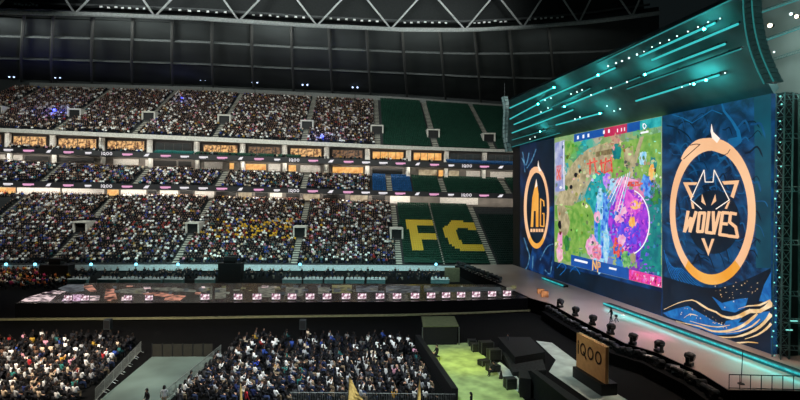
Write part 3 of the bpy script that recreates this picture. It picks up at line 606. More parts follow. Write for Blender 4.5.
for st in ([(688, 211.5), (684.5, 231.5), (690.8, 218), (690, 231.5), (696, 212)], [(699.5, 213), (704.8, 213), (702.5, 231.5), (697.5, 231.5), (699.5, 213)], [(709, 212), (706.3, 232.3), (712, 233)], [(713.2, 212), (713.8, 233.5), (719.5, 212)],
           [(728.5, 213), (722.6, 212.6), (719.6, 234.5), (727, 235.5)], [(721.2, 223.5), (727, 224)], [(736, 214), (730.6, 213), (729.5, 222), (735.6, 227), (737.6, 237), (728.5, 236)]): line(txt, st, 3.1, peach, 6)
for st, w in (([(664, 309.5), (678, 303), (692, 300), (700, 304), (708, 309), (716, 312), (722, 316), (732, 318), (741, 315.5), (750, 311), (760, 311), (770.8, 304)], [.5, .8, 1.2, 2, 1.8, 1.6, 2, 3.5, 4.2, 4, 4, 7]), ([(676, 321), (688, 324), (700, 326.5), (712, 331), (725, 331.3), (738, 328), (748, 322), (757, 314)], [.5, 1, 1.4, 1.8, 2.4, 3, 3, 2]),
              ([(702, 333), (714, 336), (728, 337.5), (742, 335.5), (755, 330), (764, 323), (770.5, 315)], [.8, 1.3, 1.2, 2.2, 3, 3.2, 5]), ([(712, 336), (724, 341), (736, 343), (748, 342), (758, 343)], [1.5, 1.6, 1.6, 1.2, .6])): line(mbR, smooth(st, 2), [w[min(len(w)-1, i//2)] for i in range(len(st)*2)], gold, 5)
for i in range(34):
    x = random.uniform(715, 762); y = 290+random.gauss(0, 5)+(x-735)*.05; ell(mbR, (x, y), (random.uniform(.25, .7),)*2, gold, 5, 6)
for i in range(26):
    x = random.uniform(676, 730); y = 312+.42*(x-690)+random.gauss(0, 4); y = min(y, boty(x)-3); ell(mbR, (x, y), (random.uniform(.25, .7),)*2, gold, 6, 6)
for q in ([(650+13, 313), (676, 308.5), (688, 306), (700, 313), (712, 320), (724, 327), (712, 329), (698, 329), (682, 321), (668, 317)], [(712, 296.5), (722, 303), (738, 299), (748, 298), (745, 308), (735, 312.5), (722, 310)], [(771, 272), (764, 285), (759, 301), (771, 303)], [(726, 321), (742, 318), (735, 327), (722, 329)]): P_(mbR, q, wv, 4)
for k in range(9):
    x0 = 664+k*1.6; line(mbR, smooth([(x0, 250+k*4), (x0+4, 268), (x0+10+k, 282), (x0+16+k*2, 290)], 2), .6, wv, 2)
for st, w in (([(690, 321), (704, 325), (718, 327), (730, 325)], [.5, 1, 1, .4]), ([(684, 318), (690, 314), (698, 316)], [.4, .9, .3]), ([(726, 333), (740, 331), (752, 326), (760, 319)], [.5, 1.2, 1.6, .6]), ([(745, 339), (757, 335), (766, 329), (770.8, 324)], [.8, 1.8, 2.4, 3]), ([(738, 309), (748, 306), (760, 305), (770, 300)], [.4, 1.2, 2, 1.2])): line(mbR, smooth(st, 2), [w[min(len(w)-1, i//2)] for i in range(len(st)*2)], gold, 6)
P_(mbR, [(684, 318), (700, 316), (724, 325), (744, 322), (762, 312), (770, 311), (770, 316), (756, 326), (738, 334), (716, 335), (700, 328)], wv, 3)
# ---- left panel artwork
bw = emis('pale blue streaks', (110, 170, 205), .8, (20, 70, 120), 1.2)
P_(mbL, [(534, 215), (554, 205), (554, boty(554)-.4), (528, boty(528)-.4), (532, 250)], bluelow, 1); P_(mbL, [(536, topy(536)+.4), (554, topy(554)+.4), (554, 190), (546, 180)], navyd, 1)
for st in ([(522, 158), (526, 165), (529, 153)], [(527, 168), (532, 160), (536, 149)], [(522.5, 152), (524, 160), (525, 172)], [(524, 238), (527, 248), (529.5, 256), (527.5, 266), (524, 271)], [(533, 256), (532.4, 268)], [(540, 260), (547, 247), (553, 244)], [(545, 270), (550, 274), (552, 262)]): line(mbL, smooth(st, 3), 1.0, bw, 3)
lgL = MB(); ell(lgL, (536.5, 208), (11.5, 37), navyd, 3)
oval_ring(lgL, (536.5, 207.8), (12.7, 40.8), (536.8, 208), (10.2, 35.4), peach, 5, math.radians(128), math.radians(412), 40); oval_ring(lgL, (536.5, 207.8), (12.7, 40.8), (536.8, 208), (10.2, 35.4), orange, 5, math.radians(52), math.radians(128), 12)
P_(lgL, smooth([(528.5, 178), (530, 171), (534, 167), (539, 167.3), (542, 171.5), (541, 174), (536, 172.5), (532, 175)], 2), peach, 6); P_(lgL, [(538.2, 160), (539, 166), (541.5, 171), (539, 171.5), (537.6, 166)], logow, 7)
P_(lgL, [(536.3, 178.5), (538.6, 194), (538.4, 227), (535.8, 227), (535.8, 211), (533.8, 211), (533.2, 227), (530.6, 227), (532.2, 198)], orange, 6); P_(lgL, [(536.3, 178.5), (537.4, 186), (535, 188)], logow, 7)
line(lgL, [(544, 206), (543.6, 201), (540.6, 199), (540.4, 226), (543.9, 226.5), (543.9, 213.5), (542.4, 213.5)], 1.2, orange, 6)
for i in range(5): P_(lgL, [(530.4+i*2.7, 228.8), (532.5+i*2.7, 228.8), (532.5+i*2.7, 232), (530.4+i*2.7, 232)], peach, 6)
# ---- game picture
def G(nm, a, b, sc=.9, st=.95, **kw): return emis('game '+nm, a, st, b, sc, detail=5, **kw)
g_tan = G('tan path', (205, 190, 150), (150, 140, 105)); g_gr = G('green bank', (96, 158, 62), (150, 190, 92)); g_dg = G('dark green bush', (30, 105, 60), (70, 150, 60)); g_tl = G('teal river', (12, 140, 150), (60, 190, 190)); g_tl2 = G('teal green field', (10, 112, 122), (30, 150, 140))
g_bl = G('blue effect', (30, 90, 215), (120, 190, 250), 1.6); g_lb = G('pale blue effect', (110, 200, 240), (200, 235, 250), 1.5); g_pu = G('purple effect', (105, 40, 205), (190, 70, 225), .8, dist=1.5); g_mg = G('magenta effect', (205, 50, 205), (245, 120, 225), 1.2); g_pk = G('pink effect', (240, 140, 200), (250, 205, 225), 1.1)
g_rd = G('red glyph', (215, 40, 45), (245, 120, 100), 2.2); g_pl = G('lavender panel', (140, 150, 205), (195, 200, 225), .8); g_wh = emis('game white', (245, 245, 250), 1.05); g_bar = G('blue bar', (20, 72, 160), (28, 90, 175), .4); g_cr = G('crimson bar', (185, 25, 75), (215, 40, 95), .5); g_or = G('orange effect', (250, 170, 60), (255, 210, 130), 1.3); g_bk = emis('game black', (22, 22, 34), .8); g_gn = G('pale green figure', (150, 210, 130), (70, 150, 80), 1.8); g_ma = G('hot pink banner', (225, 20, 130), (250, 90, 180), 1.3, dist=2)
L_ = lambda pts, m, k: P_(mbM, pts, m, k)
GRID = [[(165,175,210),(130,190,70),(40,160,165),(195,185,150),(190,175,140),(70,150,130),(130,175,90),(150,190,160)],
 [(165,175,210),(120,165,90),(60,160,150),(200,190,155),(210,90,80),(140,180,110),(120,170,80),(90,160,150)],
 [(165,175,205),(185,190,150),(200,195,165),(190,180,150),(190,110,120),(70,110,110),(190,170,160),(180,190,110)],
 [(170,180,160),(190,185,145),(170,175,125),(60,140,150),(120,180,220),(225,140,200),(230,130,180),(30,110,130)],
 [(185,185,140),(190,190,150),(130,170,90),(70,150,170),(60,120,220),(200,80,210),(190,80,200),(20,100,120)],
 [(160,180,120),(130,175,90),(120,170,85),(140,190,170),(50,110,220),(130,50,200),(160,60,210),(20,120,125)],
 [(170,130,110),(120,170,90),(130,185,110),(190,150,190),(40,120,210),(110,50,210),(90,60,210),(20,125,125)],
 [(210,160,170),(80,130,90),(120,180,110),(220,120,170),(40,140,200),(130,60,180),(120,60,190),(25,125,125)]]
def gcol(u, v):
    x, y = u*7, v*7; i, j = min(6, int(x)), min(6, int(y)); fx, fy_ = x-i, y-j
    return [lerp(lerp(GRID[j][i][c], GRID[j][i+1][c], fx), lerp(GRID[j+1][i][c], GRID[j+1][i+1][c], fx), fy_) for c in range(3)]
def splash(mb, u, v, rx, ry, jit, k):
    x = 555.5+u*105.5; y = lerp(topy(x)+9, sbot(x)-9, v); c = gcol(u, v); d = random.uniform(-jit, jit)
    c = tuple(int(max(8, min(255, q+d+random.uniform(-jit, jit)*.6))//24*24+12) for q in c); c = tuple(min(250, q) for q in c)
    n = random.choice((4, 5, 6)); a0 = random.uniform(0, 6); pts = []
    for i in range(n):
        a = a0+2*math.pi*i/n; q = random.uniform(.5, 1.2); pts.append((max(554.8, min(661.6, x+math.cos(a)*rx*q)), y+math.sin(a)*ry*q))
    P_(mb, pts, emis('game colour %d %d %d' % c, c, .95), k)
for _ in range(520): splash(mbM, random.random(), random.random(), random.uniform(3, 6), random.uniform(3.5, 8), 14, 1+_*.0015)
L_([(565, 152), (600, topy(600)+1), (600, 150), (580, 172), (566, 190)], g_tl, 1); L_(smooth([(562, 142), (571, 141), (575, 147), (569, 158), (564, 163)], 2), g_gr, 2)
L_(smooth([(556, 204), (563, 182), (573, 163), (588, 149), (606, 144), (618, 150), (612, 163), (598, 171), (588, 186), (580, 206), (566, 210)], 2), g_tan, 2)
L_([(575, 206), (584, 184), (594, 170), (606, 172), (606, 210), (590, 225)], g_tl, 2); L_([(555, 205), (580, 206), (588, 222), (578, 256), (572, 262), (555, 260)], g_gr, 2); L_(smooth([(572, 206), (584, 200), (594, 215), (592, 246), (582, 254), (576, 240)], 2), g_gr, 3); L_(smooth([(557, 206), (564, 205), (570, 222), (566, 236), (559, 232)], 2), g_tan, 3)
L_([(612, 145), (661, 132), (661, 200), (640, 178), (612, 178)], g_gr, 2); L_([(642, 200), (661, 180), (661, 272), (640, 272)], g_tl2, 2); L_([(640, 137), (644, 136), (632, 178), (627, 178)], g_tan, 3); L_(smooth([(624, 150), (633, 146), (632, 168), (624, 166)], 2), g_tan, 3)
for c, r, m, k in (((648, 186), (8, 13), g_bl, 3), ((655, 193), (6, 12), g_dg, 3), ((653, 165), (4, 9), g_tl2, 3), ((617, 152), (5, 9), g_tl2, 3), ((643, 158), (4, 8), g_lb, 3), ((566, 188), (2, 3), g_dg, 3), ((576, 175), (2, 2.4), g_bk, 4), ((580, 171), (1.4, 2), g_bk, 4), ((571, 187), (1.6, 2.2), g_bk, 4), ((600, 252), (7, 22), g_lb, 3), ((603, 225), (9, 34), g_bl, 4), ((600, 205), (3.5, 22), g_lb, 5), ((606, 244), (3, 20), g_lb, 5), ((599, 232), (1.6, 20), g_tl, 6),
                   ((629, 222), (21, 33), g_pu, 5), ((628, 204), (13, 13), g_mg, 6), ((620, 214), (7, 10), g_pk, 7), ((630, 232), (12, 13), G('indigo effect', (70, 60, 220), (120, 90, 240), 1.1), 6), ((632, 222), (4, 6), g_or, 8), ((636, 205), (6, 5), g_or, 7), ((618, 247), (6, 10), g_rd, 8), ((622, 240), (4, 6), g_pk, 9), ((628, 260), (8, 9), g_gn, 8), ((633, 258), (3, 6), g_tan, 9), ((592, 247), (7, 12), g_pk, 6), ((597, 252), (5, 9), G('rose figure', (225, 80, 130), (245, 170, 190), 2), 7), ((597, 217), (4, 6), g_pk, 7), ((626, 182), (12, 5), g_pk, 6), ((634, 184), (9, 3), g_rd, 7), ((622, 193), (8, 9), g_mg, 6), ((613, 186), (4, 8), g_lb, 6), ((652, 172), (3.5, 9), g_or, 4), ((607, 180), (4, 9), G('violet effect', (150, 100, 240), (220, 170, 250), 1.4), 5)): ell(mbM, c, r, m, k, 18, .12)
for _ in range(430): splash(mbM, random.random()**.6 if _ % 4 else random.random(), random.random(), random.uniform(.6, 2.2), random.uniform(.7, 3.0), 40 if _ % 4 else 85, 8.2+_*.001)
for _ in range(90):
    a_ = random.uniform(0, 6.28); q = random.uniform(.2, .95); x, y = 629+21*q*math.cos(a_), 222+33*q*math.sin(a_); P_(mbM, [(x, y), (x+random.uniform(1, 4), y+random.uniform(-3, 1)), (x+random.uniform(0, 3), y+random.uniform(1, 4))], random.choice((g_pu, g_mg, g_pk, g_bl, g_pu, g_mg)), 8.9)
oval_ring(mbM, (629, 222), (21, 33), (628.6, 222), (20.2, 32), g_wh, 9, -1.3, 1.3, 16)
for a in range(7): line(mbM, [(605+a*2.5, 196+a*3), (618+a*2, 178-a)], .7, (g_lb, g_pk, g_wh)[a % 3], 9)
for st in ([(590, 160), (590, 174)], [(587, 164), (597, 161)], [(594, 158), (596, 172), (600, 174)], [(601, 160), (602, 172)], [(600, 164), (611, 160)], [(606, 158), (604, 173), (611, 170)], [(611, 157), (612, 172)]): line(mbM, st, 1.6, g_rd, 9)
L_([(596, 152), (612, 148.5), (612, 154), (596, 157)], G('khaki caption', (110, 96, 66), (150, 130, 90), 2), 8)
L_([(554.8, 143), (564.5, 140), (565, 190.5), (554.8, 192)], g_pl, 4); L_([(556, 166), (561.5, 164.5), (561.5, 180), (556, 181)], G('pale rose tile', (225, 190, 205), (205, 120, 140), 1.5), 5); line(mbM, [(557, 169), (560.5, 179)], 1.0, g_rd, 6); line(mbM, [(560.5, 168), (557, 179)], 1.0, g_rd, 6); line(mbM, [(563.6, 142), (564, 189)], .8, g_wh, 6)
def barq(a, b, h, m, k): L_([(a, topy(a)+.3), (b, topy(b)+.3), (b, topy(b)+h), (a, topy(a)+h)], m, k)
barq(574, 604, 8, g_bar, 7); barq(604, 627, 9.5, g_cr, 7); barq(627, 640, 9.5, g_bar, 7); barq(640, 661.6, 10, g_tl, 7)
for x in (577, 582.5, 587.5, 603, 608): P_(mbM, [(x, topy(x)+2.5), (x+1.8, topy(x)+2), (x+1.8, topy(x)+5.5), (x, topy(x)+6)], g_wh, 9)
for x in (617, 621, 624): P_(mbM, [(x, topy(x)+3.5), (x+1, topy(x)+3.5), (x+1, topy(x)+7), (x, topy(x)+7)], g_wh, 9)
ell(mbM, (644.5, 126), (2.3, 3.3), g_wh, 9, 8); ell(mbM, (644.5, 126), (1.1, 1.8), g_tl, 10, 8); P_(mbM, [(640.5, 132), (648.5, 130.5), (648.5, 132.5), (640.5, 134)], g_wh, 9)
L_([(571, 254.5), (661.6, 276.5), (661.6, sbot(661.6)-.2), (571, sbot(571)-.2)], g_bar, 9); L_([(629, 269), (661.6, 277), (661.6, sbot(661.6)-.2), (629, sbot(629)-.2)], g_ma, 10)
for _ in range(34):
    x = random.uniform(630, 660); y = lerp(269.5+(x-629)*.25, sbot(x)-1, random.random()); P_(mbM, [(x, y), (min(661.4, x+random.uniform(.8, 3)), y+random.uniform(-1, 1)), (x+.4, min(sbot(x)-.3, y+random.uniform(2, 6)))], random.choice((g_pk, g_rd, G('plum cloth', (110, 10, 70), (190, 20, 110), 1.5), g_wh, g_mg)), 10.5)
line(mbM, [(575, 259.8), (587, 262.6)], 2.2, g_wh, 11); line(mbM, [(609.5, 268), (616, 269.4)], 2, g_wh, 11); line(mbM, [(592.6, 270), (593, 260.5), (596, 269), (596.4, 261)], 1.1, g_or, 11); line(mbM, [(597.6, 272), (598, 262), (600, 263), (600, 267), (598, 267)], 1.0, g_or, 11)
ell(mbM, (560, 240), (3, 9), g_pk, 6, 14); ell(mbM, (559.5, 254), (3.6, 9), G('rose cloth', (235, 150, 180), (250, 210, 215), 1.2), 7, 14); ell(mbM, (559.6, 225), (1.9, 4.5), g_bk, 8, 12); ell(mbM, (567, 243), (3, 8), g_dg, 5, 12)
# ---- lower panel artwork
P_(mbB, [(sc0, 266), (600, 276), (661, 292), (661, boty(661)-.3), (sc0, boty(sc0)-.3)], navyd, 1)
for st in ([(557, 268), (562, 263), (566, 268), (560, 275)], [(570, 272), (575, 267), (580, 274)]): line(mbB, smooth(st, 3), .7, wv, 2)
pL = mbL.build('logo_panel', wallroot); lgL.build('team_logo', pL); mbM.build('game_screen', wallroot); mbB.build('plinth_panel', wallroot); pR = mbR.build('logo_panel', wallroot); lg.build('logo_ring', pR); lg2.build('wolf_emblem', pR); txt.build('lettering', pR)
mb = MB(); mb.prism([W(x, y)-WN_*.62 for x, y in ((513, boty(513)), (778, boty(778)), (778, topy(778)), (513, topy(513)))], -WN_*1.5, BLACK); mb.build('support_frame', wallroot)
mb = MB(); mb.prism([W(x, y) for x, y in ((513, boty(513)), (519.8, boty(519.8)), (519.8, topy(519.8)), (513, topy(513)))], -WN_*.6, BLACK); mb.build('end_panel', wallroot)
# ------------------------------------------------------------------ plinth steps in front of the wall with a teal lit edge
tealE = emis('teal LED edge', (60, 200, 200), 1.3, (26, 140, 145), 2); tealD = emis('dim teal LED edge', (20, 95, 100), .8)
def step(name, pa, pb, label, depth):
    a, b = atz(*pa, ZS), atz(*pb, ZS); n = Vector(((b-a).y, -(b-a).x, 0)).normalized(); n = n if n.x > 0 else -n
    root = thing(name, a.lerp(b, .5), label, 'stage step')
    mb = MB(); mb.prism([a+n*.05, b+n*.05, b+n*depth, a+n*depth], .34, mat('dark step surface', (16, 22, 24), .7)); mb.build('step', root)
    mb = MB(); mb.prism([v+Vector((0, 0, .2)) for v in (a, b, b+n*.05, a+n*.05)], .17, tealE); mb.build('light_strip', root)
    mb = MB(); mb.prism([a+n*.02, b+n*.02, b+n*.05, a+n*.05], .2, tealD); mb.build('riser_face', root)
    mb = MB(); mb.prism([a+n*.05+Vector((0, 0, .34)), b+n*.05+Vector((0, 0, .34)), b+n*.4+Vector((0, 0, .34)), a+n*.4+Vector((0, 0, .34))], .015, tealD); mb.build('nosing', root)
step('lit_step', (603, 305.4), (812, 382.5), 'long dark step with teal lit edge below the wolf logo panel', 1.0); step('lit_step', (542, 279.5), (563, 287.5), 'short dark step with teal lit edge below the left logo panel', .9)
# ================================================================== STAGE CANOPY WITH LIGHT BARS
T0 = W(514, topy(514)); E2 = (WN_*math.cos(math.radians(42))+Vector((0, 0, math.sin(math.radians(42))))).normalized(); KN = WD.cross(E2).normalized(); KN = KN if KN.z < 0 else -KN
def K(px, py, off=0.0): return atp(px, py, T0+KN*off, KN)
can = thing('stage_canopy', K(640, 100), 'dark sloping canopy above the LED wall carrying teal light bars', 'canopy')
mb = MB(); mb.prism([K(x, y) for x, y in ((507, 152), (774, 94), (757, 62), (748, -8), (740, -5), (509, 100.5))], -KN*.8, mat('dark teal canopy fabric', (96, 128, 130), .75, var=.3, scale=.3)); mb.build('panel', can)
tealB = emis('teal light bar', (60, 195, 195), 1.0); tealT = emis('thin teal light bar', (50, 150, 150), .75); hot = emis('hot teal lamp', (60, 235, 225), 40.0); wl = emis('white bead lamp', (225, 250, 248), 2.2); warmL = emis('warm white lamp', (255, 240, 205), 6.0)
bars = [((510, 108), (553, 88), 0), ((510, 119), (539, 103.5), 0), ((540, 101), (615, 68), 0), ((552, 107), (590, 88.5), 1), ((514, 124.5), (552, 109), 0), ((562, 107), (605, 90), 0), ((512, 133), (573, 110), 0), ((556, 125), (602, 113), 0), ((512, 140), (546, 130), 1), ((597, 64), (733, -1), 1), ((640, 56.5), (715, 23), 0), ((652, 60), (738, 24), 0), ((643, 75), (725, 44), 0), ((627, 89), (741, 49), 1), ((636, 101), (719, 75), 0), ((600, 92.5), (640, 77), 1), ((512, 147), (560, 133), 1)]
def frac(i): return 'from the top'
bars.sort(key=lambda b: (b[0][0]+b[1][0])//2 > 620)
nl = [b for b in bars if (b[0][0]+b[1][0])/2 <= 620]; nr = [b for b in bars if (b[0][0]+b[1][0])/2 > 620]
for side, bb in (('far', nl), ('near', nr)):
    bb.sort(key=lambda b: b[0][1]+(b[0][0]-500)*.42)
    for i, (a, b, thin) in enumerate(bb):
        p, q = K(*a, .55), K(*b, .55); r = .07 if thin else .11
        root = thing('light_bar', p.lerp(q, .5), '%steal light bar on the %s half of the stage canopy, %s from the top' % ('thin ' if thin else '', side, nth(i)), 'light bar', 'teal light bars of the stage canopy')
        mb = MB(); mb.tube([p, q], r, tealT if thin else tealB, 6); mb.build('tube_lamp', root)
        mb = MB(); mb.tube([p-KN*(r+.12), q-KN*(r+.12)], .12, DARKMETAL, 4); mb.build('housing', root)
        for t in (.1, .5, .9):
            mb = MB(); v = p.lerp(q, t); mb.tube([v-KN*(r+.1), v-KN*.55], .05, DARKMETAL, 4); mb.build('bracket', root)
def lamp_at(pos, r, m, label, grp, name='canopy_lamp', axis=None):
    root = thing(name, pos, label, 'lamp', grp); ax = axis or KN
    mb = MB(); mb.ball(pos, r, m, 8, 6); mb.build('bulb', root)
    mb = MB(); mb.tube([pos-ax*(r*.5), pos-ax*(r*1.9)], [r*1.05, r*.7], BLACK, 8); mb.build('housing', root)
hots = [(598, 75), (564.5, 106.5), (538, 104), (600, 113.5), (540, 131.5), (645, 74.5), (704, 29), (706, 80), (694, 84), (554, 87.5)]
for i, (x, y) in enumerate(sorted(hots)):
    l = bpy.data.lights.new('canopy_glow', 'POINT'); l.energy = 100; l.color = (.12, 1, .95); l.shadow_soft_size = .15; lo_ = bpy.data.objects.new('canopy_glow', l); COL.objects.link(lo_); lo_.location = K(x, y, 1.3)
    lamp_at(K(x, y, .9), .13, hot, 'glowing teal lamp beside a light bar, %s from the left on the canopy' % nth(i), 'glowing teal canopy lamps')
beads = [(608, 66), (616, 63), (622, 61), (629, 58), (637, 54.5), (644, 51.5), (652, 47), (660, 43), (669, 40), (677, 36), (688, 31.5), (698, 27), (708, 22), (720, 18.5), (627, 82), (611, 88), (541, 112), (548, 108), (545, 100), (551, 98), (571, 94), (577, 92), (582, 90), (607, 106), (614, 111), (620, 109), (535, 137), (530, 139), (580, 117), (575, 119), (591, 95), (682, 87), (690, 84), (725, 73)]
for i, (x, y) in enumerate(sorted(beads)): lamp_at(K(x, y, .75), .11 if x < 640 else .075, wl, 'tiny white lamp on the stage canopy, %s from the left' % nth(i), 'tiny white canopy lamps')
# ------------------------------------------------------------------ hanging line arrays
def line_array(pts, k, label, n, w, rim):
    P = [W(x, y)+WN_*k for x, y in smooth(pts, 6)] if False else [atp(x, y, WA+WN_*k, WN_) for x, y in smooth(pts, 6)]
    root = thing('line_array', P[0], label, 'loudspeaker array'); L = len(P)-1
    for i in range(n):
        a = P[int(i*L/n)].lerp(P[min(L, int(i*L/n)+1)], (i*L/n) % 1); t = (i+.86)*L/n; b = P[min(L, int(t))].lerp(P[min(L, int(t)+1)], t % 1)
        d = (b-a); side = WD*w/2; dep = WN_*.45
        mb = MB(); vs = [a-side-dep, a+side-dep, a+side+dep, a-side+dep, b-side*.94-dep, b+side*.94-dep, b+side*.94+dep, b-side*.94+dep]
        mb.add(vs, [(0, 1, 2, 3), (4, 7, 6, 5), (0, 4, 5, 1), (1, 5, 6, 2), (2, 6, 7, 3), (3, 7, 4, 0)], mat('dark loudspeaker cabinet', (120, 145, 145), .45))
        mb.build('cabinet', root)
    for sd in (-1, 1):
        mb = MB(); mb.tube([p+WD*w/2*sd+WN_*.47 for p in P], .06, rim, 5); mb.build('rim_rail', root)
    mb = MB(); mb.tube([P[0], P[0]+Vector((0, 0, 3))], .04, GREYMETAL, 5); mb.build('chain', root)
rim_glow = emis('teal painted rim light', (50, 140, 138), .6)  # glowing rails paint the teal rim light on the array
line_array([(752.5, -6), (753, 12), (755.5, 32), (760, 50), (766, 66), (774, 83)], (K(752, 0, 1.2)-WA).dot(WN_), 'long curved loudspeaker array hanging right of the light bars', 18, .8, rim_glow)
line_array([(504.5, 97), (506.5, 108), (506, 122), (506, 136), (509, 152)], 1.0, 'dark curved loudspeaker array at the far left end of the canopy', 14, 1.4, mat('dull teal rail', (20, 60, 62), .5))
# ------------------------------------------------------------------ tower, scaffold and backdrop right of the LED wall
def BP(px, py, k): return atp(px, py, WA+WN_*k, WN_)
mb = MB(); mb.prism([BP(x, y, -2.4) for x, y in ((770, 352), (850, 376), (850, 92), (770, 96))], -WN_*.2, mat('dark green grey stage cloth', (84, 122, 114), .9, var=.25, scale=.5)); o = mb.build('stage_drape'); tag(o, 'dark green grey cloth hanging behind the scaffold at the right edge', 'drape')
mb = MB(); mb.prism([BP(x, y, -3.0) for x, y in ((738, 96), (850, 94), (850, -40), (738, -40))], -WN_*.2, mat('grey painted haze', (125, 136, 132), .85, var=.15, scale=.3)); o = mb.build('haze_sheet'); tag(o, 'pale grey sheet painted as haze behind the hanging loudspeaker array at upper right', 'drape')  # grey sheet stands in for the haze up here
tw = thing('truss_tower', BP(781, 350, 0), 'tall truss tower with teal lamps beside the LED wall', 'truss tower'); trm = mat('teal grey truss metal', (82, 112, 110), .45, .5); bead = emis('teal bead lamp', (130, 225, 215), 1.3)
pb = BP(780.5, 350, .2); pt = BP(780.5, 94, .2); pb.z = ZS; pt.x, pt.y = pb.x, pb.y; hw = .42
cor = [WD*sx*hw+WN_*sy*hw for sx, sy in ((-1, -1), (1, -1), (1, 1), (-1, 1))]; H = pt.z-pb.z; nb = 22
for c in cor: mb = MB(); mb.tube([pb+c, pb+c+Vector((0, 0, H))], .05, trm, 6); mb.build('chord', tw)
for i in range(nb):
    z0, z1 = H*i/nb, H*(i+1)/nb; mb = MB()
    for j in range(4):
        a, b = cor[j], cor[(j+1) % 4]; mb.tube([pb+a+Vector((0, 0, z0)), pb+b+Vector((0, 0, z1))], .025, trm, 4); mb.tube([pb+a+Vector((0, 0, z1)), pb+b+Vector((0, 0, z1))], .025, trm, 4)
    mb.build('bracing', tw)
for i in range(34):
    z = H*(i+.5)/34+random.uniform(-.15, .15); mb = MB(); mb.ball(pb+WN_*.5-WD*random.uniform(-.25, .4)+Vector((0, 0, z)), random.uniform(.04, .09), bead, 6, 4); mb.build('lamp', tw)
scf = thing('scaffold', BP(790, 352, -.5), 'dark scaffold with horizontal rails at the right picture edge', 'scaffold')
for y in (95, 134, 187, 240, 291, 318, 345):
    for dy in (0, 4.5): mb = MB(); mb.tube([BP(784, y+dy, -.4), BP(846, y+dy*1.1-(y-200)*-.03, -.4)], .05, trm, 5); mb.build('rail', scf)
    for x in (788, 792.5, 797, 801.5, 806): mb = MB(); mb.tube([BP(x, y, -.4), BP(x+2.5, y+4.5, -.4)], .025, trm, 4); mb.build('brace', scf)
for x in (789.5, 806, 826): mb = MB(); a = BP(x, 350, -.4); a.z = ZS; b = Vector((a.x, a.y, pt.z)); mb.tube([a, b], .06, trm, 6); mb.build('upright', scf)
for i, (x, y) in enumerate(((789, 330), (794, 321))): mb = MB(); p = BP(x, y, -.2); mb.box((-.3, -.05, -.04), (.3, .05, .04), bead, o=p); mb.build('strip_lamp', scf)
for i, (a, b, l) in enumerate((((757, 13), (812, -6), 'uppermost'), ((760, 41.5), (812, 23), 'middle'), ((768, 61), (812, 47), 'lowest, dim'))):
    p, q = BP(*a, -1.5), BP(*b, -1.5); root = thing('light_truss', p.lerp(q, .5), 'teal lit truss bar right of the hanging array, %s of three' % l, 'light truss'); m = tealT if i < 2 else trm
    for dz in (-.13, .13): mb = MB(); mb.tube([p+Vector((0, 0, dz)), q+Vector((0, 0, dz))], .05 if i < 2 else .035, trm if dz > 0 else m, 5); mb.build('chord', root)
    mb = MB(); N = 16
    for j in range(N): mb.tube([p.lerp(q, j/N)+Vector((0, 0, -.13)), p.lerp(q, (j+.5)/N)+Vector((0, 0, .13)), p.lerp(q, (j+1)/N)+Vector((0, 0, -.13))], .02, m, 4)
    mb.build('bracing', root)
for i, (x, y, r, m) in enumerate(((770, 25.5, .2, warmL), (791, 14, .14, wl), (796.5, 16.5, .16, warmL), (774, 52, .09, wl), (757.5, 6.5, .07, wl))):
    lamp_at(BP(x, y, -1.6), r, m, ('large warm white lamp just right of the hanging array', 'white lamp near the upper right corner, left of a warm one', 'warm white lamp nearest the upper right picture corner', 'small white lamp below the middle truss bar at right', 'tiny white lamp against the top of the hanging array')[i], None, 'spot_lamp', WN_)
# ------------------------------------------------------------------ guard rail across the near end of the deck
g0, g1 = atz(729, 389, ZS), atz(815, 391, ZS); gr = thing('guard_rail', g0.lerp(g1, .5), 'black guard rail across the near end of the pale stage deck', 'guard rail')
for z in (1.08, .08): mb = MB(); mb.tube([g0+Vector((0, 0, z)), g1+Vector((0, 0, z))], .035, BLACK, 6); mb.build('rail', gr)
for t in np.linspace(0, 1, 9): mb = MB(); p = g0.lerp(g1, float(t)); mb.tube([p, p+Vector((0, 0, 1.08))], .03, BLACK, 6); mb.build('post', gr)
p = atz(741, 384, ZS); st = thing('cable_stand', p, 'thin dark cable stand on the stage deck behind the guard rail', 'stand')
mb = MB(); mb.tube([p, p+Vector((.1, 0, 2.6))], .03, BLACK, 6); mb.build('pole', st); mb = MB(); mb.tube([p-Vector((0, 0, 0)), p+Vector((0, 0, .05))], .25, BLACK, 10); mb.build('base', st)
# ------------------------------------------------------------------ black ledge with stage lamps along the main deck
edge = [atz(x, y, ZS) for x, y in ((552, 304), (573, 316), (600, 330), (625, 343), (656, 352), (700, 372), (728, 389.5))]
led = [(e.x-1.5, e.y-.3) for e in edge]; mb = MB()
poly = [Vector((e.x-.06, e.y, 0)) for e in edge]+[Vector((x, y, 0)) for x, y in led[::-1]]; mb.prism(poly, 1.1, stagebl); o = mb.build('stage_ledge'); tag(o, 'black ledge running below the edge of the pale stage deck', 'ledge')
mhm = mat('black lamp housing', (34, 36, 38), .4); lens = mat('dark lamp lens', (70, 84, 90), .15)
mh = proto('moving_head_lamp'); mb = MB(); mb.box((-.3, -.25, 0), (.3, .25, .2), mhm); mb.build('base', mh)
for sx in (-1, 1): mb = MB(); mb.prism([Vector((sx*.36-.05, -.12, .2)), Vector((sx*.36+.05, -.12, .2)), Vector((sx*.36+.05, .12, .2)), Vector((sx*.36-.05, .12, .2))], .5, mhm); mb.build('yoke_arm', mh)
mb = MB(); mb.tube([(0, -.36, .62), (0, -.2, .66), (0, .1, .72), (0, .3, .76)], [.26, .31, .3, .16], mhm, 12); hd = mb.build('head', mh); mb = MB(); mb.tube([(0, -.375, .617), (0, -.36, .62)], .23, lens, 12); mb.build('lens', hd); MH = Placer(mh)
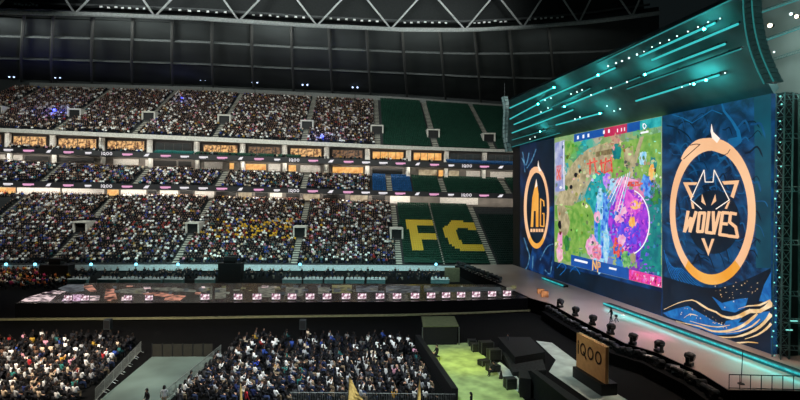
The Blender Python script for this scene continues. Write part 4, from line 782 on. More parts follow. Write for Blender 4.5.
big = [(558, 305), (573, 311.5), (590, 320), (608, 328.5), (630, 339), (656, 350.5), (686, 364)]
def edge_at(px):                                # the deck edge under a photo column
    for i in range(len(edge)-1):
        for t in np.linspace(0, 1, 60):
            e = edge[i].lerp(edge[i+1], float(t))
            if abs(proj(e)[0]-px) < .6: return e
    return edge[-1]
for i, (x, y) in enumerate(big):
    e = edge_at(x); MH(e+Vector((.3, 0, 0)), random.uniform(-.6, .6)+1.2, 'black round moving head lamp on the pale deck edge, %s counting toward the viewer' % nth(i), 'stage lamp', 'moving head lamps on the stage edge', 1.15)
sl = proto('stage_lamp'); mb = MB(); mb.box((-.2, -.16, 0), (.2, .16, .12), mhm); mb.build('base', sl); mb = MB(); mb.tube([(0, -.22, .32), (0, .2, .4)], [.22, .16], mhm, 10); hd = mb.build('head', sl)
mb = MB(); mb.tube([(0, -.235, .317), (0, -.22, .32)], .18, lens, 10); mb.build('lens', hd); mb = MB(); mb.tube([(-.25, 0, .1), (-.25, 0, .4), (.25, 0, .4), (.25, 0, .1)], .03, mhm, 5); mb.build('yoke', sl); SL = Placer(sl)
k = 0
for i in range(len(edge)-1):
    n = 6 if i < 3 else 7
    for j in range(n):
        t = (j+.3)/n; e = edge[i].lerp(edge[i+1], t); SL(Vector((e.x-.55-random.uniform(0, .3), e.y, 1.1)), random.uniform(0, 2), 'small black stage lamp on the ledge below the deck, %s along toward the viewer' % nth(k), 'stage lamp', 'small lamps on the stage ledge', random.uniform(1.1, 1.5)); k += 1
a, b = atz(456, 266, ZS), atz(500, 283.8, ZS)
for j in range(12):
    e = a.lerp(b, (j+.3)/12); SL(e+Vector((.3, 0, 0)), random.uniform(0, 3), 'black stage lamp on the far slanting deck edge, %s from the lettered seats' % nth(j), 'stage lamp', 'lamps on the far slanting deck edge', 2.0)
p = atz(455, 280, 0); mb = MB(); q = atz(452, 281.5, 0); mb.box((-1.4, -.5, 0), (1.4, .5, 2.6), mat('dim khaki cloth', (96, 90, 66), .8), o=q); o = mb.build('draped_box'); tag(o, 'dim khaki box at the far corner of the stage below the lettered seats', 'box')
# orange glowing pieces at the inner corner of the runway
for i, (x, y, h) in enumerate(((549, 297, 1.0), (545, 293.5, .8))):
    q = atz(x-4, y, ZS); mb = MB(); mb.box((-.45, -.2, 0), (.45, .25, h*.8), emis('orange glow panel', (225, 150, 95), .8, (120, 70, 40), 1.5), o=q); mb.box((-.5, .25, 0), (.5, .35, h*.8+.05), BLACK, o=q)
    o = mb.build('glow_box'); tag(o, ('front one of two orange glowing boxes at the stage corner', 'rear one of two orange glowing boxes at the stage corner')[i], 'light box')
# ------------------------------------------------------------------ iQOO sign
sl_, sr_ = atz(576.3, 366, 1.0), atz(605.2, 384.2, 1.0); sd = (sr_-sl_); sL_ = sd.length; sd.normalize(); sn = Vector((sd.y, -sd.x, 0)); sn = sn if sn.x < 0 else -sn; sh = 3.0
sign = thing('brand_sign', Vector((sl_.x, sl_.y, 0)).lerp(Vector((sr_.x, sr_.y, 0)), .5), 'orange lettered sign panel standing on a black base before the stage', 'sign')
mb = MB(); mb.prism([sl_, sr_, sr_+Vector((0, 0, sh)), sl_+Vector((0, 0, sh))], -sn*.25, mat('dull orange sign face', (205, 152, 98), .55, var=.08)); mb.build('panel', sign)
mb = MB(); PS = lambda x, y: sl_+sd*x+Vector((0, 0, y))+sn*.03; iqoo(mb, PS, .32, sh*.42, 1.12, .17, mat('black brown lettering', (44, 30, 22), .5)); mb.build('lettering', sign)
mb = MB(); mb.prism([sl_-sn*.25, sr_-sn*.25, sr_-sn*.3, sl_-sn*.3], sh+.06, mat('pale sign rim', (210, 190, 150), .5)); mb.build('rim', sign)
mb = MB(); b0 = Vector((sl_.x, sl_.y, 0)); b1 = Vector((sr_.x, sr_.y, 0)); mb.prism([b0+sn*.35, b1+sn*.35, b1-sn*1.1, b0-sn*1.1], 1.0, BLACK); mb.build('base', sign)
# ------------------------------------------------------------------ booth, risers, cases on the floor
b0, b1 = atz(424, 345.5, 0), atz(457, 345, 0); bh = 2.0
bt = thing('draped_booth', b0.lerp(b1, .5), 'black draped booth with a green lit flat top at the end of the turf', 'booth')
mb = MB(); mb.prism([b0, b1, b1+Vector((0, 4.2, 0)), b0+Vector((0, 4.2, 0))], bh, mat('black booth drape', (14, 15, 14), .85)); mb.build('drape', bt)
mb = MB(); mb.prism([v+Vector((0, 0, bh)) for v in (b0+Vector((-.15, -.1, 0)), b1+Vector((.15, -.1, 0)), b1+Vector((.15, 4.3, 0)), b0+Vector((-.15, 4.3, 0)))], .12, mat('green lit booth top', (90, 96, 66), .7)); mb.build('top', bt)  # green light on the black booth is put into the top's colour
for v in (b0+Vector((-.2, -.15, 0)), b1+Vector((.2, -.15, 0))): mb = MB(); mb.tube([v, v+Vector((0, 0, bh))], .06, GREYMETAL); mb.build('post', bt)
def solid(name, px, h, m, label, cat, z=0):
    mb = MB(); mb.prism([atz(x, y, z+h)-Vector((0, 0, h)) for x, y in px], h, m); o = mb.build(name); return tag(o, label, cat)
riserm = mat('black riser carpet', (16, 18, 18), .8)
solid('stage_riser', [(498, 337), (530, 337), (545, 352), (515, 357)], 1.1, riserm, 'wide black riser block behind the floor cases, top nearly level', 'riser')
solid('stage_riser', [(502, 351), (516, 357), (541, 354), (546, 370), (513, 372)], .45, mat('speckled dark riser', (30, 34, 32), .8, var=.8, scale=6), 'low speckled dark riser in front of the wide black riser', 'riser')
solid('barrier_block', [(531, 370.5), (538, 371), (583, 402), (571, 402)], 2.0, mat('dark green black block', (24, 30, 28), .7), 'long black block running toward the viewer beside the pale walkway', 'block')
solid('equipment_case', [(519, 370), (528, 371), (531, 379), (520, 378)], 1.6, BLACK, 'tall black equipment case at the far end of the long black block', 'case')
casem = mat('black road case', (30, 31, 32), .5)
def road_case(p, w, d, h, rz, label):
    root = thing('road_case', p, label, 'case', None, 0); R = Matrix.Rotation(rz, 3, 'Z')
    mb = MB(); mb.box((-w/2, -d/2, .12), (w/2, d/2, h*.7), casem, R, p); mb.build('body', root); mb = MB(); mb.box((-w/2, -d/2, h*.72), (w/2, d/2, h), casem, R, p); mb.build('lid', root)
    for sx in (-1, 1):
        for sy in (-1, 1): mb = MB(); mb.box((sx*w/2-.03, sy*d/2-.03, .12), (sx*w/2+.03, sy*d/2+.03, h), GREYMETAL, R, p); mb.build('corner_trim', root)
    for sx in (-1, 1):
        for sy in (-1, 1): mb = MB(); q = p+R @ Vector((sx*w*.4, sy*d*.38, .06)); mb.ball(q, .06, BLACK, 6, 4); mb.build('caster', root)
for (x, y, w, d, h, rz, l) in ((510, 389, .9, .7, .95, .2, 'black road case on the turf edge nearest the viewer'), (484, 366, 1.0, .7, .6, .5, 'low black road case midway along the turf edge'), (493, 372, 1.1, .8, .7, .3, 'black road case behind the one nearest the viewer'), (476, 352, .9, .7, .9, .1, 'black road case at the far end of the turf edge'),
                              (486, 354, 1.3, .9, 1.3, .2, 'tall black road case beside the far end of the turf'), (494, 360, 1.2, .8, 1.1, .2, 'tall black road case between turf and speckled riser'), (472, 346, .8, .7, .7, .0, 'small black road case near the draped booth'), (550, 388, 1.0, .8, .6, .3, 'black road case by the pale walkway')):
    if x != 550: road_case(atz(x, y, 0), w, d, h, rz, l)
p = atz(501, 379, 0); cone = thing('traffic_cone', p, 'small dark cone on the turf edge near the road cases', 'cone'); mb = MB(); mb.tube([p+Vector((0, 0, .05)), p+Vector((0, 0, .75))], [.2, .04], mat('dark cone rubber', (40, 34, 30), .7), 10); mb.build('body', cone); mb = MB(); mb.box((-.26, -.26, 0), (.26, .26, .05), BLACK, o=p); mb.build('base', cone)
for i, (x0, y0, x1, y1) in enumerate(((420, 346, 458, 404),)):
    a, b = atz(x0, y0, 0), atz(x1, y1, 0); mb = MB(); mb.prism([a, b, b-Vector((.5, 0, 0)), a-Vector((.5, 0, 0))], 1.2, BLACK); o = mb.build('draped_fence'); tag(o, 'black draped fence between the centre floor crowd and the green turf', 'fence')
a, b = atz(152, 357, 0), atz(213, 356.5, 0); ff = thing('timber_fence', a.lerp(b, .5), 'dark brown panel fence closing the far end of the grey green aisle', 'fence')
for i in range(6):
    p, q = a.lerp(b, i/6), a.lerp(b, (i+.94)/6); mb = MB(); mb.prism([p, q, q+Vector((0, .08, 0)), p+Vector((0, .08, 0))], 1.25, mat('dark olive panel', (34, 33, 24), .8)); mb.build('panel', ff)
    mb = MB(); mb.tube([p, p+Vector((0, 0, 1.35))], .05, BLACK); mb.build('post', ff)
# loudspeakers standing in the dark in front of the runway
for i, (x, y) in enumerate(((108, 336), (303, 336))):
    p = atz(x, y, 0); root = thing('loudspeaker', p, 'dim loudspeaker on a post in front of the runway, %s one' % ('left' if i == 0 else 'right'), 'loudspeaker', None)
    mb = MB(); mb.box((-.35, -.3, .8), (.35, .3, 1.9), mat('dim grey speaker case', (52, 58, 60), .6), o=p); mb.build('cabinet', root); mb = MB(); mb.tube([p, p+Vector((0, 0, .9))], .07, BLACK); mb.build('post', root); mb = MB(); mb.box((-.3, -.33, .9), (.3, -.3, 1.8), BLACK, o=p); mb.build('grille', root)
# covered equipment towers and tables behind the runway
for i, (x, y, w, h) in enumerate(((57, 281, 5.2, 4.0), (231, 281, 4.2, 4.4))):
    p = atz(x, y, 0); root = thing('camera_platform', p, ('black draped camera platform behind the runway, at the left', 'black draped camera platform behind the runway, before the yellow clad spectators')[i], 'platform'); mb = MB(); mb.box((-w/2, -1, 0), (w/2, 1, h-1), BLACK, o=p); mb.build('drape', root)
    for sx in (-1, 1): mb = MB(); mb.tube([p+Vector((sx*w*.46, -.9, h-1)), p+Vector((sx*w*.46, -.9, h))], .05, BLACK); mb.build('post', root)
    mb = MB(); mb.box((-w/2, -.95, h-.15), (w/2, -.85, h), BLACK, o=p); mb.build('rail', root); mb = MB(); mb.box((-1.2, -.5, h-1), (.9, .6, h+.1), BLACK, o=p); mb.build('camera_cover', root)
tcl = mat('teal lit white table cloth', (120, 165, 165), .7)  # teal light on the white cloth is put into its colour
tx = [78, 108, 130, 152, 174, 205, 292, 313, 334, 355, 376, 440]
for i, x in enumerate(tx):
    p = atz(x, 283.2, 0); root = thing('long_table', p, 'pale cloth covered table behind the runway, %s from the left' % nth(i), 'table', 'tables behind the runway')
    mb = MB(); mb.box((-1.7, -.4, 0), (1.7, .4, .72), tcl, o=p); mb.build('cloth', root); mb = MB(); mb.box((-1.75, -.45, .72), (1.75, .45, .76), mat('white table top', (205, 215, 215), .5), o=p); mb.build('tabletop', root)
# ------------------------------------------------------------------ crowd barriers
bp = proto('crowd_barrier'); bm_ = mat('galvanised barrier tube', (150, 156, 150), .45, .5)
mb = MB(); mb.tube([(-1.05, 0, .16), (-1.05, 0, 1.1), (1.05, 0, 1.1), (1.05, 0, .16), (-1.05, 0, .16)], .024, bm_, 6); mb.build('frame', bp)
mb = MB(); [mb.tube([(x, 0, .16), (x, 0, 1.1)], .012, bm_, 4) for x in np.linspace(-.95, .95, 15)]; mb.build('bars', bp)
for sx in (-.8, .8): mb = MB(); mb.tube([(sx, -.3, 0.02), (sx, 0, .16), (sx, .3, 0.02)], .02, bm_, 5); mb.build('foot', bp)
BR = Placer(bp)
def barrier_line(p, q, n, label, grp):
    for i in range(n):
        c = p.lerp(q, (i+.5)/n); d = q-p; BR(c, math.atan2(d.y, d.x), label % nth(i), 'barrier', grp, d.length/n/2.16)
barrier_line(atz(141, 352, 0), atz(95, 403, 0), 6, 'grey crowd barrier along the left side of the aisle, %s from its far end', 'barriers left of the aisle')
barrier_line(atz(221, 355, 0), atz(163, 405, 0), 6, 'grey crowd barrier along the right side of the aisle, %s from its far end', 'barriers right of the aisle')
barrier_line(Vector((-8.2, 37.9, 0)), Vector((4.4, 37.9, 0)), 6, 'grey crowd barrier at the bottom edge before the centre crowd, %s from the left', 'barriers before the centre crowd')
def flag(px, py, Y, w, h, lean, label):
    top = aty(px, py, Y); base = Vector((top.x-lean, Y, 0)); root = thing('flag', base, label, 'flag'); mb = MB(); mb.tube([base, top], .025, GREYMETAL, 6); mb.build('pole', root)
    mb = MB(); n = 8; u = (base-top).normalized(); gm = mat('gold flag cloth', (245, 205, 120), .7); fr_, bk = [], []
    for i in range(n+1):
        t = i/n
        for j in range(5):
            s = j/4*w*t if h > 0 else 0; P = top+u*(.03+t*h)+Vector((s*1.0, .12*math.sin(s*5+t*3), -s*.35)); fr_.append(P)
    F = [(i*5+j, i*5+j+1, (i+1)*5+j+1, (i+1)*5+j) for i in range(n) for j in range(4)]
    mb.add(fr_, F, gm); mb.add([p+Vector((0, .015, 0)) for p in fr_], F, gm); mb.build('cloth', root)
flag(349, 376, 37.6, 1.7, 2.1, .1, 'gold triangular flag on a pole by the bottom barrier, broadest of three'); flag(420, 374, 37.6, .35, 2.2, .3, 'narrow furled gold flag left of the green turf'); flag(240, 381, 37.6, .28, 1.9, .0, 'narrow gold flag at the bottom beside the red hooded spectator')
# ================================================================== PEOPLE on the floor, one by one
skinm = mat('skin', (205, 158, 128), .6); shoem = mat('dark shoes', (24, 22, 24), .6); eyem = mat('dark eyes', (18, 14, 12), .3); lipm = mat('lips', (150, 80, 74), .6)
CL = {'white': (232, 230, 225), 'black': (20, 20, 23), 'dark grey': (62, 64, 68), 'pale grey': (165, 166, 166), 'beige': (200, 178, 150), 'navy blue': (30, 42, 88), 'bright blue': (40, 70, 190), 'red': (170, 36, 42), 'mustard yellow': (200, 150, 45), 'teal green': (40, 120, 112), 'brown': (98, 70, 52), 'pink': (215, 150, 168)}
CM = {k: mat(k+' shirt cloth', v, .85, scale=8) for k, v in CL.items()}; TR = [mat('dark trousers', (26, 27, 32), .85), mat('blue jeans', (46, 58, 88), .85), mat('tan trousers', (130, 112, 88), .85)]
HM = {'black': mat('black hair', (18, 16, 16), .5), 'dark brown': mat('dark brown hair', (52, 36, 28), .5)}
def body(name, J, seg):
    """one continuous skinned figure from joints J[name]=(co, radius) and bones seg=(a, b, part)"""
    names = list(J); me = bpy.data.meshes.new('tmp'); me.from_pydata([J[n][0] for n in names], [(names.index(a), names.index(b)) for a, b, _ in seg], [])
    ob = bpy.data.objects.new('tmp', me); COL.objects.link(ob); ob.modifiers.new('s', 'SKIN'); sub = ob.modifiers.new('u', 'SUBSURF'); sub.levels = 1
    sk = me.skin_vertices[0].data
    for i, n in enumerate(names): r = J[n][1]; sk[i].radius = r if isinstance(r, tuple) else (r, r); sk[i].use_root = (n == 'pelvis')
    dg = bpy.context.evaluated_depsgraph_get(); me2 = bpy.data.meshes.new_from_object(ob.evaluated_get(dg)); bpy.data.objects.remove(ob)
    me2.name = name; me2.materials.clear()
    for m in (skinm, CM['white'], TR[0], shoem, eyem, lipm): me2.materials.append(m)
    B = [(Vector(J[a][0]), Vector(J[b][0]), {'skin': 0, 'top': 1, 'leg': 2, 'shoe': 3}[k]) for a, b, k in seg]
    for p in me2.polygons:
        best = (9, 0)
        for a, b, k in B:
            d = b-a; t = max(0, min(1, (p.center-a).dot(d)/max(1e-9, d.length_squared))); e = (a+d*t-p.center).length
            if e < best[0]: best = (e, k)
        p.material_index = best[1]; p.use_smooth = True
    # nose, ears, eyes, mouth joined into the same mesh
    bm = bmesh.new(); bm.from_mesh(me2); h = Vector(J['crown'][0]).lerp(Vector(J['jaw'][0]), .5); hf_ = Vector((0, 1, 0))
    def blob(c, r, mi, sc=(1, 1, 1)):
        g = bmesh.ops.create_icosphere(bm, subdivisions=1, radius=r, matrix=Matrix.Translation(c) @ Matrix.Diagonal((*sc, 1)))
        for v in g['verts']:
            for f in v.link_faces: f.material_index = mi
    fy = .098
    blob(h+Vector((0, fy+.008, -.02)), .02, 0, (.7, 1, 1.3))
    for s in (-1, 1): blob(h+Vector((s*.036, fy-.006, .012)), .012, 4, (1.3, .6, .8)); blob(h+Vector((s*.088, 0, -.01)), .028, 0, (.45, .8, 1.1))
    blob(h+Vector((0, fy-.008, -.062)), .018, 5, (1.5, .5, .45)); bm.to_mesh(me2); bm.free(); return me2
def hair_mesh(J, long):
    h = Vector(J['crown'][0]).lerp(Vector(J['jaw'][0]), .5); mb = MB(); vs, fs = [], []; n, m = 12, 7
    for i in range(m):
        a = math.pi/2*(1-i/(m-1)*1.0)
        for k in range(n):
            th = 2*math.pi*k/n; back = .5-.5*math.sin(th); drop = (i/(m-1))**2*(.05+.11*back*(1 if not long else 2.2)) if math.sin(th) < .45 else 0
            r = .118; vs.append(h+Vector((math.cos(a)*math.cos(th)*r*.92, math.cos(a)*math.sin(th)*r-.012, .03+math.sin(a)*.115-drop)))
    fs = [(i*n+k, i*n+(k+1) % n, (i+1)*n+(k+1) % n, (i+1)*n+k) for i in range(m-1) for k in range(n)]
    me = bpy.data.meshes.new('hair'); me.from_pydata([tuple(v) for v in vs], [], fs); me.materials.append(HM['black'])
    for p in me.polygons: p.use_smooth = True
    return me
def joints(pose):
    J = {}
    if pose.startswith('sit'):
        J.update(pelvis=((0, 0, .52), (.16, .13)), waist=((0, .0, .7), (.14, .11)), chest=((0, .02, .9), (.17, .115)), neck=((0, .02, 1.07), .055), jaw=((0, .045, 1.15), (.07, .08)), crown=((0, .04, 1.29), (.075, .085)))
        for s, L in ((-1, 'l'), (1, 'r')):
            J[L+'hip'] = ((s*.1, .08, .5), .085); J[L+'knee'] = ((s*.13, .46, .5), .062); J[L+'ankle'] = ((s*.13, .46, .1), .045); J[L+'toe'] = ((s*.14, .62, .045), .04); J[L+'sho'] = ((s*.19, .0, .99), .062)
        ar = {'sit_lap': ((.25, .06, .76), (.13, .3, .66)), 'sit_phone': ((.24, .16, .82), (.1, .32, 1.08)), 'sit_wave': ((.26, .12, 1.1), (.22, .2, 1.34))}[pose]
        zz = None
    else:
        J.update(pelvis=((0, 0, .92), (.15, .11)), waist=((0, 0, 1.1), (.135, .1)), chest=((0, .01, 1.32), (.17, .115)), neck=((0, .01, 1.49), .055), jaw=((0, .03, 1.57), (.07, .08)), crown=((0, .025, 1.7), (.075, .085)))
        st = {'stand': (.0, .0), 'walk': (.16, -.16)}[pose]
        for s, L, q in ((-1, 'l', st[0]), (1, 'r', st[1])):
            J[L+'hip'] = ((s*.09, .0, .86), .09); J[L+'knee'] = ((s*.1, q*.8+.02, .48), .062); J[L+'ankle'] = ((s*.11, q*1.1-.02, .09), .045); J[L+'toe'] = ((s*.12, q*1.1+.13, .04), .04); J[L+'sho'] = ((s*.19, .0, 1.41), .062)
        ar = {'stand': ((.25, -.01, 1.14), (.24, .1, .9)), 'walk': ((.24, .05, 1.14), (.2, .26, 1.0))}[pose]
    for s, L in ((-1, 'l'), (1, 'r')):
        e, w = ar
        if pose == 'sit_wave' and s < 0: e, w = (.25, .06, .76), (.13, .3, .66)
        if pose == 'walk' and s < 0: e, w = (.24, -.05, 1.14), (.22, -.12, .92)
        E, Wr = Vector((s*e[0], e[1], e[2])), Vector((s*w[0], w[1], w[2])); d = (Wr-E).normalized()
        J[L+'elb'] = (tuple(E), .045); J[L+'wri'] = (tuple(Wr), .03); J[L+'palm'] = (tuple(Wr+d*.07), (.042, .026))
        sd = Vector((1, 0, 0)) if abs(d.x) < .8 else Vector((0, 1, 0)); cu = d.cross(sd).normalized()*-1
        for i, (o, ln) in enumerate(((-.03, .062), (-.01, .078), (.01, .074), (.03, .056))):
            b = Wr+d*.1+sd*o; J[f'{L}f{i}a'] = (tuple(b), .0095); J[f'{L}f{i}b'] = (tuple(b+d*ln*.6+cu*.012), .009); J[f'{L}f{i}c'] = (tuple(b+d*ln*.9+cu*.035), .008)
        b = Wr+d*.04-sd*s*.035; J[L+'t0'] = (tuple(b), .011); J[L+'t1'] = (tuple(b+d*.035-sd*s*.028), .010); J[L+'t2'] = (tuple(b+d*.065-sd*s*.03+cu*.01), .009)
    return J
def segs():
    g = [('pelvis', 'waist', 'top'), ('waist', 'chest', 'top'), ('chest', 'neck', 'top'), ('neck', 'jaw', 'skin'), ('jaw', 'crown', 'skin')]
    for L in 'lr':
        g += [('pelvis', L+'hip', 'leg'), (L+'hip', L+'knee', 'leg'), (L+'knee', L+'ankle', 'leg'), (L+'ankle', L+'toe', 'shoe'), ('chest', L+'sho', 'top'), (L+'sho', L+'elb', 'top'), (L+'elb', L+'wri', 'top'), (L+'wri', L+'palm', 'skin'), (L+'wri', L+'t0', 'skin'), (L+'t0', L+'t1', 'skin'), (L+'t1', L+'t2', 'skin')]
        for i in range(4): g += [(L+'palm', f'{L}f{i}a', 'skin'), (f'{L}f{i}a', f'{L}f{i}b', 'skin'), (f'{L}f{i}b', f'{L}f{i}c', 'skin')]
    return g
BODY = {}
for ps in ('sit_lap', 'sit_phone', 'sit_wave', 'stand', 'walk'):
    J = joints(ps); BODY[ps] = (body('person', J, segs()), hair_mesh(J, False), hair_mesh(J, True))
def person(p, rz, pose, shirt, hair, label, group=None, sc=1.0, trousers=None, long=False):
    root = bpy.data.objects.new('person', None); COL.objects.link(root); root.location = p; root.rotation_euler = (0, 0, rz); root.scale = (sc,)*3; root.empty_display_size = .3; ORG[root.name] = Vector(p)
    tag(root, label, 'person', group)
    me, hs, hl = BODY[pose]; b = bpy.data.objects.new('body', me); COL.objects.link(b); b.parent = root
    for i, m in ((1, CM[shirt]), (2, trousers or random.choice(TR))): b.material_slots[i].link = 'OBJECT'; b.material_slots[i].material = m
    h = bpy.data.objects.new('hair', hl if long else hs); COL.objects.link(h); h.parent = root; h.material_slots[0].link = 'OBJECT'; h.material_slots[0].material = HM[hair]
cand = []
def xr(Y, l, r): return interp(Y, l), interp(Y, r)
lb_l, lb_r = [(36, -60), (56, -60)], [(38.6, -24.4), (51, -27.4), (56, -28.6)]
cb_l, cb_r = [(38, -17.2), (56, -17.2)], [(39, 3.2), (56, 1.0)]
for blk, l, r, y0, y1, den in (('left', lb_l, lb_r, 37.6, 54.6, .9), ('centre', cb_l, cb_r, 38.4, 56, .88)):
    for iy, Y in enumerate(np.arange(y0, y1, 1.0)):
        a, b = xr(Y, l, r)
        for x in np.arange(b-.4, a, -.82):
            if random.random() > den*(1 if Y < y1-3 else .55): continue
            P = Vector((x+random.uniform(-.15, .15), Y+random.uniform(-.12, .12), 0)); u, v = proj(P+Vector((0, 0, .85)))
            if u < -8 or u > 800: continue
            cand.append((P, blk, iy, u, v))
vis = sorted([c for c in cand if c[3] > 2 and c[4] < 397], key=lambda c: c[0].y)
WL = (('white', 30), ('black', 26), ('dark grey', 8), ('pale grey', 12), ('beige', 12), ('navy blue', 4), ('bright blue', 2.2), ('red', 2.5), ('mustard yellow', 2), ('teal green', 2.5), ('brown', 5), ('pink', 4))
WC = (('white', 24), ('black', 44), ('dark grey', 12), ('pale grey', 12), ('beige', 4), ('navy blue', 5), ('bright blue', 1), ('red', 1.5), ('mustard yellow', 1), ('teal green', 3), ('brown', 3), ('pink', 1))
ind = vis[:288]; ids = {id(c) for c in ind}; rest = [c for c in cand if id(c) not in ids]
rowidx = {}
for c in ind: rowidx.setdefault((c[1], c[2]), []).append(c)
for (blk, iy), L in rowidx.items(): L.sort(key=lambda c: c[3])
rws = {b: sorted({k[1] for k in rowidx if k[0] == b}) for b in ('left', 'centre')}
for (blk, iy), L in rowidx.items():
    for j, (P, _, _, u, v) in enumerate(L):
        w = WL if blk == 'left' else WC; sh = random.choices([q[0] for q in w], [q[1] for q in w])[0]; hr = random.choice(('black', 'black', 'dark brown'))
        pose = random.choices(('sit_lap', 'sit_phone', 'sit_wave'), (10, 2, .4))[0]
        person(P, -.95+random.uniform(-.5, .5)+(.5 if blk == 'left' else 0), pose, sh, hr, 'person in %s top, %s floor crowd, %s row up, %s from left' % (sh, blk, nth(rws[blk].index(iy)), nth(j)), 'spectators of the %s floor crowd' % blk, random.uniform(.94, 1.08), long=random.random() < .45)
# special single figures
person(atz(147, 412, 0), 2.6, 'stand', 'black', 'black', 'person in black standing at the bottom edge of the aisle, leftmost of three'); person(atz(164, 409, 0), 0.3, 'stand', 'pale grey', 'black', 'person in pale top standing at the bottom of the aisle, middle of three'); person(atz(180, 413, 0), -.4, 'stand', 'dark grey', 'black', 'person in dark grey standing at the bottom of the aisle, right of three')
person(atz(246, 411, 0), -.8, 'stand', 'red', 'dark brown', 'person in red top standing at the bottom beside a narrow gold flag')
person(atz(611, 322.5, ZS), 1.6, 'walk', 'black', 'black', 'person in black walking on the pale stage deck', None, 1.0, TR[0])
person(atz(471, 416, 0), 1.2, 'stand', 'black', 'black', 'person in black standing on the green turf at the bottom', None, 1.0, TR[0])
p = atz(437, 361, 0); person(p+Vector((0, 0, .12)), 2.0, 'sit_lap', 'black', 'black', 'person in black sitting on a folding stool on the green turf', None, 1.15, TR[0])
stool = thing('stool', p, 'dark folding stool under the person in black on the turf', 'stool'); R = Matrix.Rotation(2.0, 3, 'Z'); mb = MB(); mb.box((-.2, -.2, .46), (.2, .2, .5), BLACK, R, p); mb.build('seat', stool)
for sx in (-.16, .16):
    for sy in (-.16, .16): mb = MB(); mb.tube([p+R @ Vector((sx*1.2, sy*1.2, 0)), p+R @ Vector((sx, sy, .46))], .02, GREYMETAL, 5); mb.build('leg', stool)
p = atz(616, 322, ZS); tri = thing('tripod', p, 'small dark tripod on the stage deck beside the walking person', 'tripod')
for k in range(3): a = k*2.1; mb = MB(); mb.tube([p+Vector((math.cos(a)*.3, math.sin(a)*.3, 0)), p+Vector((0, 0, .6))], .03, BLACK, 5); mb.build('leg', tri)
mb = MB(); mb.box((-.14, -.1, .6), (.14, .1, .85), BLACK, o=p); mb.build('camera_head', tri)
for i, (x, y, l) in enumerate(((494, 376, 'person in black seated among the road cases beside the turf'), (508, 350, 'person in dark grey standing in front of the wide black riser'))):
    person(atz(x, y, 0), 1.8, ('sit_lap', 'stand')[i], ('black', 'dark grey')[i], 'black', l, None, 1.0, TR[0])
# chairs under the floor crowd: their seats and legs hardly show
hv_, hf2, hc2 = [], [], []
for lo3, hi3 in (((-.22, -.2, .38), (.22, .22, .42)), ((-.22, -.24, .42), (.22, -.2, .8)), ((-.21, -.2, 0), (-.18, -.17, .38)), ((.18, -.2, 0), (.21, -.17, .38)), ((-.21, .18, 0), (-.18, .21, .38)), ((.18, .18, 0), (.21, .21, .38))):
    o_ = len(hv_); hv_ += boxv(lo3, hi3); hf2 += [tuple(o_+i for i in q) for q in BF]
cp = np.array([tuple(c[0]) for c in cand]); o = mass('folding_chairs', hv_, hf2, [0]*len(hv_), cp, np.array([-.95+(.5 if c[1] == 'left' else 0) for c in cand]), np.tile(np.array(lin((30, 31, 34))), (len(cp), 1, 1)), attr_mat('chair plastic', .6)); tag(o, 'rows of dark folding chairs under the seated floor crowds', 'chairs', None, 'stuff')
# the rest of the floor crowds, the crowd left of the runway and the people at the tables behind it join the one far crowd
rp = np.array([tuple(c[0]) for c in rest]); crowd(rp, np.array([-.95 if c[1] == 'centre' else -.45 for c in rest])+RNG.normal(0, .3, len(rest)), cloth_cols(len(rest)))
L = []
for Y in np.arange(82, 98, 1.1):
    for X in np.arange(-84, -56, .7):
        P = Vector((X+random.uniform(-.2, .2), Y+random.uniform(-.3, .3), 0)); u, v = proj(P)
        if u < 68-(v-272)*.9+10 and random.random() < .8: P.z = random.choice((0, .45)); L.append(P)
cc = cloth_cols(len(L), [((200, 110, 60), 25), ((190, 60, 110), 12), ((220, 190, 90), 10)]); crowd(np.array([tuple(p) for p in L]), RNG.normal(-.6, .4, len(L)), cc)
L = []
for i, x in enumerate(tx):
    for j in range(5):
        p = atz(x, 283.2, 0)+Vector((-1.4+j*.7, .85, 0)); L.append(p)
for x0, x1, n, z in ((70, 112, 22, .45), (112, 200, 26, .45), (160, 200, 26, .4), (240, 290, 30, .45), (200, 222, 14, .2), (300, 430, 24, .45), (380, 440, 30, .1)):
    for k in range(n): p = atz(random.uniform(x0, x1), random.uniform(276, 281), 0); p.z = z; L.append(p)
cc = cloth_cols(len(L)); cc[60:, 0] = np.array(lin((22, 24, 28))); cc[:60, 0] = np.array(lin((205, 215, 215))); crowd(np.array([tuple(p) for p in L]), math.pi+RNG.normal(0, .5, len(L)), cc)
pos = np.concatenate(P_POS); rot = np.concatenate(P_ROT); cols = np.concatenate(P_COL)
o = mass('spectators', pv, pf, pc, pos, rot, cols, attr_mat('clothes and skin', .85), RNG.uniform(.95, 1.1, len(pos))); tag(o, 'dense crowd of small spectators filling the far stand tiers and floor rear', 'crowd', None, 'stuff')
print('CROWD', len(pos), 'SEATS', len(S_POS), 'IND', len(ind))
